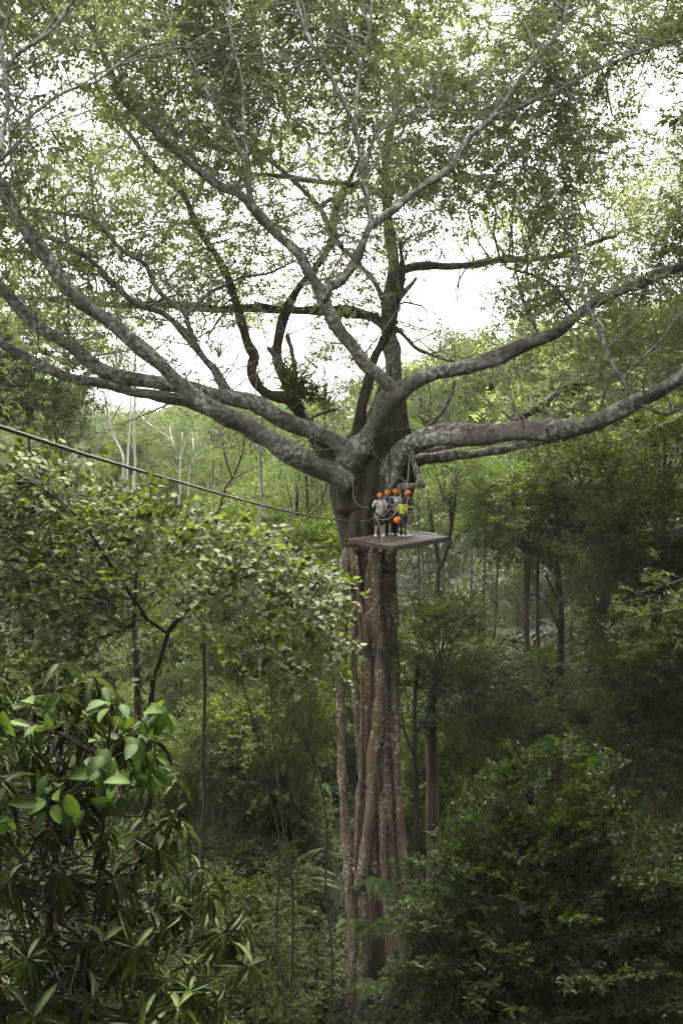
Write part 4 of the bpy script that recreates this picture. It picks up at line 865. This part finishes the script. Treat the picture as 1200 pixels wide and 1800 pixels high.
def person(label, foot_px, yaw, h, pose, wear):
    base = np.array(on_deck(*foot_px)); e = empty('person', base, label, 'person'); e.rotation_euler = (0, 0, yaw)
    k = h / 1.72; e.scale = (k, k, k)
    lean = np.array(pose.get('lean', (0, 0, 0)), float)
    hip = np.array([0, 0, .90]) ; chest = np.array([0, .0, 1.25]) + lean * .6; neck = np.array([0, .01, 1.44]) + lean; head = np.array([0, -.02, 1.585]) + lean * 1.15 + np.array(pose.get('head', (0, 0, 0)))
    legs = pose.get('legs', [((.10, -.02, .48), (.11, .02, .09)), ((-.10, -.02, .48), (-.11, .02, .09))])
    arms = pose['arms']
    ch = [[(0, 0, .90, .13), (*((hip + chest) / 2), .125), (*chest, .145), (*(neck - [0, 0, .08]), .10)], [(*(neck - [0, 0, .04]), .055), (*(neck + [0, 0, .06]), .05), (*(head - [0, 0, .06]), .05)],
          [(.13 + chest[0], chest[1], 1.35 + lean[2], .075), (-.13 + chest[0], chest[1], 1.35 + lean[2], .075)]]
    for s, (kn, an) in zip((1, -1), legs):
        ch.append([(s * .085, 0, .88, .092), (*((np.array([s * .09, 0, .88]) + kn) / 2), .078), (*kn, .056), (*((np.array(kn) * .6 + np.array(an) * .4) + [0, .02, 0]), .055), (*an, .036)])
        an = np.array(an); ch.append([(*(an + [0, .04, -.05]), .032), (*(an + [0, -.07, -.055]), .033), (*(an + [0, -.15, -.062]), .026)])
    sh = [np.array([s * .18, 0, 1.385]) + lean * .95 for s in (1, -1)]
    for s, S0, (el, wr) in zip((1, -1), sh, arms):
        el, wr = np.array(el), np.array(wr)
        ch.append([(*S0, .052), (*((S0 + el) / 2), .045), (*el, .038), (*((el * .6 + wr * .4)), .037), (*wr, .026)])
        ch += hand_chains(wr, wr - el, s)
    fwd = np.array([0, -1, 0])
    el_ = [(head, (.077, .095, .112)), (head + [0, -.094, -.012], (.013, .020, .022)), (head + [0, -.06, -.075], (.045, .035, .035)), (head + [.077, .005, -.01], (.012, .02, .03)), (head + [-.077, .005, -.01], (.012, .02, .03)),
           (head + [0, -.09, -.055], (.026, .012, .008))]
    solid('body', ch, el_, M_SKIN, e, .0085)
    for s in (1, -1):
        m = MB(); m.add(*ellip(head + [s * .03, -.087, .012], (.012, .007, .008), 10, 6)); o = m.build('eye', M_EYE, e, loc=(0, 0, 0))
    if wear.get('hair'):
        hc = [(head + [0, .025, .03], (.088, .098, .105))]; hch = []
        if wear['hair'] == 'long': hch = [[(*(head + [0, .05, .02]), .085), (*(head + [0, .085, -.12]), .075), (*(head + [0, .09, -.25]), .045)]]
        solid('hair', hch, hc, M_HAIR, e, .012)
    # clothes: slightly larger shells over the same skeleton
    top = [[(0, 0, .86 if not wear.get('crop') else .93, .150), (*((hip + chest) / 2), .145), (*chest, .165), (*(neck - [0, 0, .075]), .105)], [(.14 + chest[0], chest[1], 1.352 + lean[2], .088), (-.14 + chest[0], chest[1], 1.352 + lean[2], .088)]]
    for S0, (el, wr) in zip(sh, arms):
        el, wr = np.array(el), np.array(wr); f = .72
        top.append([(*S0, .068), (*(S0 * (1 - f) + el * f), .060)])
        if wear.get('sleeve') == 'long': top.append([(*(S0 * .3 + el * .7), .058), (*el, .052), (*(el * .15 + wr * .85), .04)])
    solid('shirt', top, [], wear['shirt'], e, .013)
    bot = [[(.0, 0, .84, .152), (0, 0, .94, .146)]]
    for s, (kn, an) in zip((1, -1), legs):
        kn, an = np.array(kn), np.array(an); hp = np.array([s * .085, 0, .86])
        if wear.get('long'): bot.append([(*hp, .105), (*((hp + kn) / 2), .09), (*kn, .072), (*(kn * .5 + an * .5), .066), (*(an + [0, 0, .02]), .055)])
        else: bot.append([(*hp, .110), (*((hp + kn) / 2), .098), (*(hp * .1 + kn * .9), .088)])
    solid('trousers' if wear.get('long') else 'shorts', bot, [], wear['bottom'], e, .013)
    for s, (kn, an) in zip((1, -1), legs):
        an = np.array(an); solid('shoe', [[(*(an + [0, .045, -.045]), .044), (*(an + [0, -.06, -.05]), .046), (*(an + [0, -.16, -.058]), .036)], [(*(an + [0, .03, -.03]), .045), (*(an + [0, .02, .01]), .046)]], [], wear.get('shoe', M_SHOE), e, .010)
    if wear.get('helmet', True):
        m = MB(); hc = head + [0, .012, .045]; V, Q = ellip(hc, (.118, .138, .112), 22, 14); keep = V[:, 2] > hc[2] - .035
        V[~keep, 2] = hc[2] - .035; m.add(V, Q)
        a = np.linspace(0, 2 * np.pi, 25); ring = np.stack([np.cos(a) * .119, np.sin(a) * .139 - .004 - .025 * (np.sin(a) < -.3), np.full(25, -.034)], -1) + hc
        m.add(*tube(ring, .010, 6, cap=False)); m.build('helmet', M_HELM, e, loc=(0, 0, 0))
        m = MB()
        for s in (1, -1): m.add(*tube(resample(np.array([hc + [s * .105, -.0, -.03], head + [s * .075, -.035, -.06], head + [0, -.055, -.118]]), 8), .006, 6, cap=False))
        m.build('chin_strap', M_BLACK, e, loc=(0, 0, 0))
    if wear.get('harness', True):
        m = MB(); a = np.linspace(0, 2 * np.pi, 25)
        hw = np.stack([np.cos(a) * .168, np.sin(a) * .160, np.full(25, .96)], -1); m.add(*tube(hw, .022, 6, cap=False, flat=.5))
        for s in (1, -1):
            m.add(*tube(resample(np.array([[s * .05, -.155, .97], [s * .10, -.175 + lean[1] * .6, 1.22], [s * .11, -.10 + lean[1], 1.44], [s * .1, .06 + lean[1], 1.45], [s * .07, .165 + lean[1] * .6, 1.2], [0, .15, .97]]), 24), .014, 6, cap=False))
            th = np.stack([np.cos(a) * .115 + s * .09, np.sin(a) * .115, .80 + .04 * np.cos(a) * s], -1); m.add(*tube(th, .016, 6, cap=False))
        m.build('harness', M_STRAP, e, loc=(0, 0, 0))
    return e
DOWN = ((.25, .0, 1.12), (.24, -.10, .90))
person('person in white shirt, dark shorts and orange helmet, leftmost on the platform', (667, 943), .15, 1.66,
       dict(arms=[((.27, -.02, 1.14), (.12, -.22, 1.08)), ((-.28, .0, 1.16), (-.22, -.20, 1.30))], legs=[((.11, -.02, .48), (.15, .0, .09)), ((-.12, -.02, .48), (-.16, .02, .09))]),
       dict(shirt=M_WHITE, bottom=M_BLACK, hair='short'))
person('person in navy blue top with hands clasped, behind the leftmost person', (680, 940.5), -.1, 1.74,
       dict(arms=[((.26, -.05, 1.14), (.05, -.22, 1.20)), ((-.26, -.05, 1.14), (-.04, -.22, 1.19))]), dict(shirt=M_NAVY, bottom=M_BLACK, hair='short', harness=True))
person('person in white shirt with harness, in the middle of the group by the trunk', (694, 940), .25, 1.78,
       dict(arms=[((.27, .0, 1.12), (.18, -.18, .98)), ((-.27, .0, 1.12), (-.16, -.16, 1.0))]), dict(shirt=M_WHITE, bottom=M_BLACK, hair='short', long=True, shoe=M_SHOE))
person('person in lime green top and dark jeans without helmet, dark haired, back turned', (706, 943.5), 2.5, 1.52,
       dict(lean=(0, -.10, -.03), head=(0, -.02, -.02), arms=[((.25, -.08, 1.12), (.16, -.30, 1.16)), ((-.25, .0, 1.10), (-.27, -.08, .86))]), dict(shirt=M_LIME, bottom=M_JEAN, long=True, hair='long', helmet=False, harness=False))
person('person in black shirt and olive shorts, one arm raised to a rope, rightmost', (719, 943), -1.0, 1.76,
       dict(lean=(0, -.06, 0), arms=[((.30, -.10, 1.10), (.22, -.32, 1.15)), ((-.24, -.22, 1.52), (-.20, -.34, 1.76))], legs=[((.11, -.10, .50), (.12, .0, .09)), ((-.10, .06, .48), (-.11, .20, .09))]),
       dict(shirt=M_BLACK, bottom=M_OLIVE, hair='short'))
m = MB(); hp = np.array(P(698, 914, 31.2)); V, Q = ellip((0, 0, 0), (.13, .14, .125), 22, 14); V[V[:, 2] < -.045, 2] = -.045
m.add(V, Q); a = np.linspace(0, 2 * np.pi, 25); m.add(*tube(np.stack([np.cos(a) * .13, np.sin(a) * .14, np.full(25, -.045)], -1), .011, 6, cap=False))
o = m.build('helmet', M_HELM, loc=hp); o.rotation_euler = (.5, .4, 0); tag(o, 'loose orange helmet hanging at thigh height beside the lime green top', 'helmet')

# ------------------------------------------------------------------ ferns on the fig
def fern(px, py, D, label, seed, nf=7, L=1.1):
    r = np.random.default_rng(seed); p = P(px, py, D); e = empty('fern', p, label, 'fern')
    for k in range(nf):
        a = r.uniform(-3.3, .2); d = np.array([math.cos(a), math.sin(a) * .8, r.uniform(.2, .9)]); l = L * r.uniform(.7, 1.15); m = MB()
        t = np.linspace(0, 1, 16)[:, None]; pts = p + unit(d) * l * t + np.array([0, 0, -.75 * l]) * t ** 2
        m.add(*tube(pts, np.linspace(.010, .003, 16), 4, cap=False), tint=.2)
        u = np.linspace(.1, .99, 17); q = np.stack([np.interp(u, t[:, 0], pts[:, i]) for i in range(3)], 1); tan = unit(np.gradient(q, axis=0)); lat = unit(np.cross(tan, [0, 0, 1.0]))
        wl = .24 * l * np.sin(np.clip(u * 1.0 + .12, 0, 1) * np.pi) ** .7 + .02
        for s in (1, -1):
            V, Q, T = put('slim', q, s * lat + tan * .5, np.cross(tan, lat) * -1 + [0, 0, .6], wl, wl * .30, r.uniform(0, 1, 17)); m.add(V, Q, 0, T)
        m.build('frond', M_FERN, e, smooth=(False,))
fern(665, 1545, 32.5, 'topmost green fern growing on the fig trunk', 1, 9, 1.25)
fern(655, 1625, 32.5, 'fern on the fig trunk just below the topmost fern', 2, 7, 1.1)
fern(660, 1725, 32.4, 'dark fern tuft low on the fig trunk near its foot', 3, 9, 1.3)
fern(690, 1760, 32.3, 'lowest fern beside the right root of the fig', 4, 7, 1.2)
fern(612, 1620, 32.3, 'small fern at the left edge of the fig roots', 5, 6, .8)

def tuft(px, py, D, label, seed, L=.5, n=60):
    r = np.random.default_rng(seed); p = P(px, py, D); m = MB(); l = L * r.uniform(.5, 1.1, n)
    V, Q, T = put('slim', r.normal(0, .16, (n, 3)), r.normal(0, .7, (n, 3)) + [0, -.2, .6], np.array([0, 0, 1.]) + r.normal(0, .5, (n, 3)), l, l * .13, r.uniform(0, 1, n)); m.add(V, Q, 0, T)
    tag(m.build('epiphyte', M_MOSS, loc=p, smooth=(False,)), label, 'plant')
tuft(522, 682, 33.0, 'grassy epiphyte tuft where the mossy limb forks', 1, .8, 120)
tuft(548, 695, 33.4, 'wispy epiphyte tuft just right of the mossy fork', 2, .7, 90)
tuft(690, 512, 34.2, 'spiky little epiphyte on the upright stem below the sky gap', 3, .4, 50)
tuft(500, 655, 34.2, 'dark epiphyte clump on the broken stub of the mossy limb', 4, .45, 60)

# ------------------------------------------------------------------ near plants
def near_plant(name, label, cat, stem, stem_r, branches, mats, bark, leaf_fn):
    base = stem[0].copy(); base[2] = min(base[2], float(ground(base[0], base[1])) - .1); e = empty(name, base, label, cat)
    m = MB(); rs = resample(np.vstack([base, stem]) if np.linalg.norm(base - stem[0]) > .2 else stem, 30); m.add(*tube(rs, np.linspace(stem_r, stem_r * .45, 30), 10, .12, 5))
    m.build('trunk', bark, e)
    m = MB()
    for pts, r0 in branches:
        q = resample(np.array(pts), 10); m.add(*tube(q, np.linspace(r0, r0 * .35, 10), 6, .08, 3, cap=False))
    m.build('branches', bark, e)
    mb = MB(); leaf_fn(mb); mb.build('crown', mats, e, smooth=(True, True))
    return e

# heart-leaved tree in front on the left
r = np.random.default_rng(31); br = []; stem = pxpath([(262, 1290, 12.5), (272, 1220, 12.5), (284, 1140, 12.5), (297, 1108, 12.5)])
br += [(pxpath([(297, 1108, 12.5), (320, 1080, 12.5), (350, 1060, 12.5), (385, 1048, 12.5)]), .045), (pxpath([(294, 1112, 12.5), (262, 1090, 12.5), (235, 1070, 12.5), (200, 1055, 12.5)]), .035), (pxpath([(235, 1100, 13), (240, 1000, 13), (242, 940, 13)]), .03),
       (pxpath([(260, 1090, 12.5), (200, 1000, 12), (130, 900, 11.8), (60, 850, 11.5)]), .03), (pxpath([(350, 1060, 12.5), (440, 1010, 12.5), (520, 1010, 12.5), (590, 1050, 12.5)]), .025)]
TOPX = [-80, 0, 100, 200, 300, 400, 500, 600, 640]; TOPY = [835, 830, 828, 872, 915, 935, 975, 1045, 1075]; BOTX = [-80, 0, 150, 300, 400, 500, 600, 640]; BOTY = [1280, 1270, 1250, 1200, 1190, 1180, 1180, 1170]
hp_ = []
while len(hp_) < 1450:
    x, y = r.uniform(-80, 580), r.uniform(790, 1280); yt, yb = np.interp(x, TOPX, TOPY), np.interp(x, BOTX, BOTY)
    if not (yt < y < yb): continue
    if r.uniform() > 1.0 - .85 * ((y - yt) / (yb - yt)) ** .8: continue
    if 215 < x < 410 and y > 1055 and r.uniform() < .72: continue
    hp_.append(P(x, y, r.uniform(11.2, 14.5)))
hp_ = np.array(hp_)
hub = np.array([q for b in br for q in resample(np.array(b[0]), 12)])
for q in hp_[::4]:
    s = hub[np.argmin(np.linalg.norm(hub - q, axis=1))]; br.append(([s, (s * .6 + q * .4) + r.normal(0, .12, 3) + [0, 0, .1], (s * .25 + q * .75) + r.normal(0, .08, 3) + [0, 0, .08], q], .007))
def heart_leaves(mb):
    n_ = len(hp_); out = unit(hp_ - P(280, 1060, 12.5)) * .8 + r.normal(0, .5, (n_, 3)) + [0, -.15, .0]
    spray_many(mb, SP_HEART, hp_, out, np.array([0, -.25, 1.]) + r.normal(0, .3, (n_, 3)), r.uniform(.5, .85, n_), r)
near_plant('heart_leaved_tree', 'broad heart-leaved tree with pale yellow-green leaves below the zip cable', 'tree', stem, .075, br, [M_HEART, M_TWIGD], M_DARKT, heart_leaves)

# big long-leaved tree in the lower left corner
def whorl(mb, c, axis, n_, L, r, wr=.24, kind='long', droop=.25, tshift=0):
    axis = unit(axis); a = np.arange(n_) * 2.4 + r.uniform(0, 6); h = np.linspace(0, .16, n_)[:, None]
    u_ = unit(np.cross(axis, [.3, .9, .2])); v_ = np.cross(axis, u_)
    d = np.cos(a)[:, None] * u_ + np.sin(a)[:, None] * v_ + axis * r.uniform(-.1, .6, (n_, 1)) + np.array([0, 0, -droop])
    l = L * r.uniform(.7, 1.1, n_)
    V, Q, T = put(kind, c + axis * h, d, axis + np.array([0, 0, .6]) + r.normal(0, .2, (n_, 3)), l, l * wr, np.clip(r.uniform(0, .95, n_) + tshift, 0, 1)); mb.add(V, Q, 0, T)
r = np.random.default_rng(44)
WH = [(425, 1700, 6.2), (335, 1740, 6.0), (385, 1650, 6.5), (330, 1545, 6.8), (300, 1440, 6.8), (180, 1660, 6.0), (50, 1690, 5.6), (110, 1545, 6.2), (405, 1640, 6.6), (30, 1560, 6.0), (270, 1640, 6.3), (235, 1665, 6.1), (310, 1790, 5.7), (250, 1400, 6.6), (300, 1380, 6.9),
      (80, 1420, 6.4), (130, 1230, 6.9), (60, 1260, 6.7), (190, 1250, 7.0), (20, 1200, 7.0), (110, 1300, 6.6), (220, 1330, 6.7), (160, 1400, 6.5), (10, 1400, 6.2), (280, 1500, 6.6), (200, 1560, 6.4), (150, 1760, 5.8), (240, 1800, 5.7), (60, 1790, 5.5), (-20, 1640, 5.8), (350, 1600, 6.7), (270, 1320, 7.2), (100, 1190, 7.4), (60, 1340, 6.6)]
while len(WH) < 230:
    x, y = r.uniform(-80, 400), r.uniform(1200, 1850)
    if x > np.interp(y, [1200, 1300, 1450, 1600, 1700, 1850], [150, 270, 320, 370, 400, 360]): continue
    WH.append((x, y, r.uniform(6.3, 8.6)))
wp = pxpath(WH); stem = pxpath([(60, 1830, 7.2), (80, 1700, 7.2), (95, 1550, 7.2), (105, 1400, 7.2), (110, 1280, 7.2)]); hub = resample(stem, 24); br = []
for q in wp:
    s = hub[np.argmin(np.linalg.norm(hub - (q - [0, 0, .35]), axis=1))]; br.append(([s, s * .6 + q * .4 + [0, 0, -.14] + r.normal(0, .09, 3), s * .25 + q * .75 + [0, 0, -.1] + r.normal(0, .05, 3), q], .012))
def long_leaves(mb):
    for q in wp: whorl(mb, q, unit(q - P(100, 1550, 7.2)) * .6 + np.array([0, -.25, .7]) + r.normal(0, .2, 3), r.integers(9, 15), r.uniform(.16, .28), r, .20, 'long', .62)
near_plant('long_leaved_tree', 'dark tree with whorls of long drooping leaves filling the lower left corner', 'tree', stem, .06, br, [M_MANGO, M_TWIG], M_DARKT, long_leaves)

r = np.random.default_rng(45); OV = []
while len(OV) < 34:
    x, y = r.uniform(-30, 265), r.uniform(1230, 1430)
    if r.uniform() < .35: x, y = r.normal(222, 34), r.normal(1310, 45)
    OV.append((x, y, r.uniform(5.9, 6.9)))
op = pxpath(OV); stem = pxpath([(150, 1830, 6.4), (165, 1650, 6.5), (180, 1480, 6.5), (190, 1340, 6.4)]); hub = resample(stem, 20)
br = [([hub[np.argmin(np.linalg.norm(hub - q, axis=1))], (hub[np.argmin(np.linalg.norm(hub - q, axis=1))] + q) / 2 + [0, 0, .05], q], .008) for q in op]
def ovate_leaves(mb):
    n_ = len(op)
    for k in range(3):
        ex = unit(op - P(170, 1340, 7)) * .5 + r.normal(0, .55, (n_, 3)) + [0, -.3, -.55]; l = r.uniform(.13, .21, n_)
        V, Q, T = put('ovate', op + r.normal(0, .05, (n_, 3)), ex, np.array([0, -.6, .8]) + r.normal(0, .3, (n_, 3)), l, l * .52, r.uniform(0, 1, n_)); mb.add(V, Q, 0, T)
near_plant('ovate_leaved_shrub', 'shrub with fresh light green oval leaves amid the dark long-leaved tree', 'shrub', stem, .025, br, [M_OVATE, M_TWIG], M_DARKT, ovate_leaves)

# big round bush in the lower right
r = np.random.default_rng(52); D0 = 18.0
blobs = [(960, 1400, 105, 85, 1.2), (915, 1500, 130, 85, 1.5), (1030, 1530, 135, 110, 1.6), (960, 1620, 230, 130, 2.4), (860, 1600, 130, 120, 1.8), (1110, 1640, 100, 110, 1.6), (930, 1760, 240, 140, 2.6), (822, 1700, 85, 100, 1.3), (790, 1812, 80, 60, 1.2), (1100, 1790, 140, 120, 2.0)]
bp_ = []
wt = np.array([b[2] * b[3] for b in blobs]); wt = wt / wt.sum()
while len(bp_) < 540:
    b = blobs[r.choice(len(blobs), p=wt)]; d = unit(r.normal(0, 1, 3)); d[1] = -abs(d[1]) if r.uniform() < .7 else d[1]
    q = P(b[0], b[1], D0) + d * np.array([b[2] * D0 / F, b[4], b[3] * D0 / F]) * r.uniform(.72, 1.0)
    q[2] += .16 * math.sin(q[2] * 7.5 + 1.5 * math.sin(q[0] * 2)); q += d * (r.uniform(0, .35) if r.uniform() < .12 else 0)
    bp_.append(q)
bp_ = np.array(bp_); bc = P(950, 1640, D0 + .3); bbase = np.array([bc[0], bc[1], float(ground(bc[0], bc[1])) - .1])
e = empty('round_bush', bbase, 'big rounded dark green bush in tiers filling the lower right, right of the fig foot', 'bush')
m = MB(); m.add(*tube(resample(np.array([bbase, (bbase + bc) / 2 + [.1, 0, 0], bc + [0, 0, 1.5]]), 16), np.linspace(.14, .04, 16), 8, .1, 1)); m.build('trunk', M_TRUNK, e)
mb = MB(); N = len(bp_) * 9; pos = np.repeat(bp_, 9, 0) + r.normal(0, 1, (N, 3)) * [.17, .17, .05]
ex = np.repeat(unit(bp_ - bc), 9, 0) * .75 + r.normal(0, .5, (N, 3)) * [1, 1, .35] + [0, 0, .05]
spray_many(mb, SP_BUSH, pos, ex, np.array([0, 0, 1.]) + r.normal(0, .3, (N, 3)), r.uniform(.65, 1.15, N), r)
for q in bp_[::4]:
    t = np.linspace(0, 1, 5)[:, None]; s = bc * .8 + bbase * .2; pts = s * (1 - t) + q * t + np.array([0, 0, .25]) * np.sin(t * 3.14); mb.add(*tube(pts, np.linspace(.03, .006, 5), 4, cap=False), mat=1)
tag(mb.build('crown', [M_FOREST, M_TWIGD], e, smooth=(False, True)), color=(.5, .58, .55))

# pale branch reaching in at the right edge
r = np.random.default_rng(61); D1 = 14.0
stem = pxpath([(1420, 1500, D1 + 1), (1400, 1250, D1 + .8), (1380, 1080, D1 + .5), (1330, 1030, D1)]); br = [(pxpath([(1340, 1035, D1), (1260, 1050, D1), (1180, 1075, D1), (1110, 1085, D1)]), .03), (pxpath([(1300, 1040, D1), (1220, 1100, D1), (1150, 1115, D1)]), .018), (pxpath([(1330, 1030, D1), (1240, 1010, D1), (1150, 1035, D1)]), .02)]
pb = []
for b, _ in br: q = resample(b, 40)[10:]; pb += list(q + r.normal(0, .14, q.shape))
pb = np.array(pb)
def pale_leaves(mb):
    n_ = len(pb); spray_many(mb, SP_BUSH, pb + r.normal(0, .12, pb.shape), r.normal(0, .6, (n_, 3)) + [-.8, -.2, -.05], np.array([0, 0, 1.]) + r.normal(0, .25, (n_, 3)), r.uniform(.5, .8, n_), r)
near_plant('pale_leaved_tree', 'pale olive leafy branch reaching in before the dark hollow at the right edge', 'tree', stem, .06, br, [M_PALE, M_TWIGD], M_TRUNK, pale_leaves)

# ------------------------------------------------------------------ haze: the humid air of the valley
hm = bpy.data.materials.new('haze'); hm.use_nodes = True; ht = hm.node_tree; ht.nodes.clear()
ho = ht.nodes.new('ShaderNodeOutputMaterial'); hv = ht.nodes.new('ShaderNodeVolumePrincipled'); hv.inputs['Color'].default_value = (.93, .96, .97, 1); hv.inputs['Density'].default_value = HAZE; hv.inputs['Anisotropy'].default_value = .3
ht.links.new(hv.outputs[0], ho.inputs['Volume'])
m = MB(); x0, x1, y0, y1 = gx[0] - 3, gx[-1] + 3, -66, 506; slab(m, np.array([x0, y0, Z.min() - 1.2]), np.array([x1 - x0, 0, 0]), np.array([0, y1 - y0, 0]), np.array([0, 0, max(Z.max(), 60) + 4 - Z.min()]))
tag(m.build('haze', hm), kind='stuff')
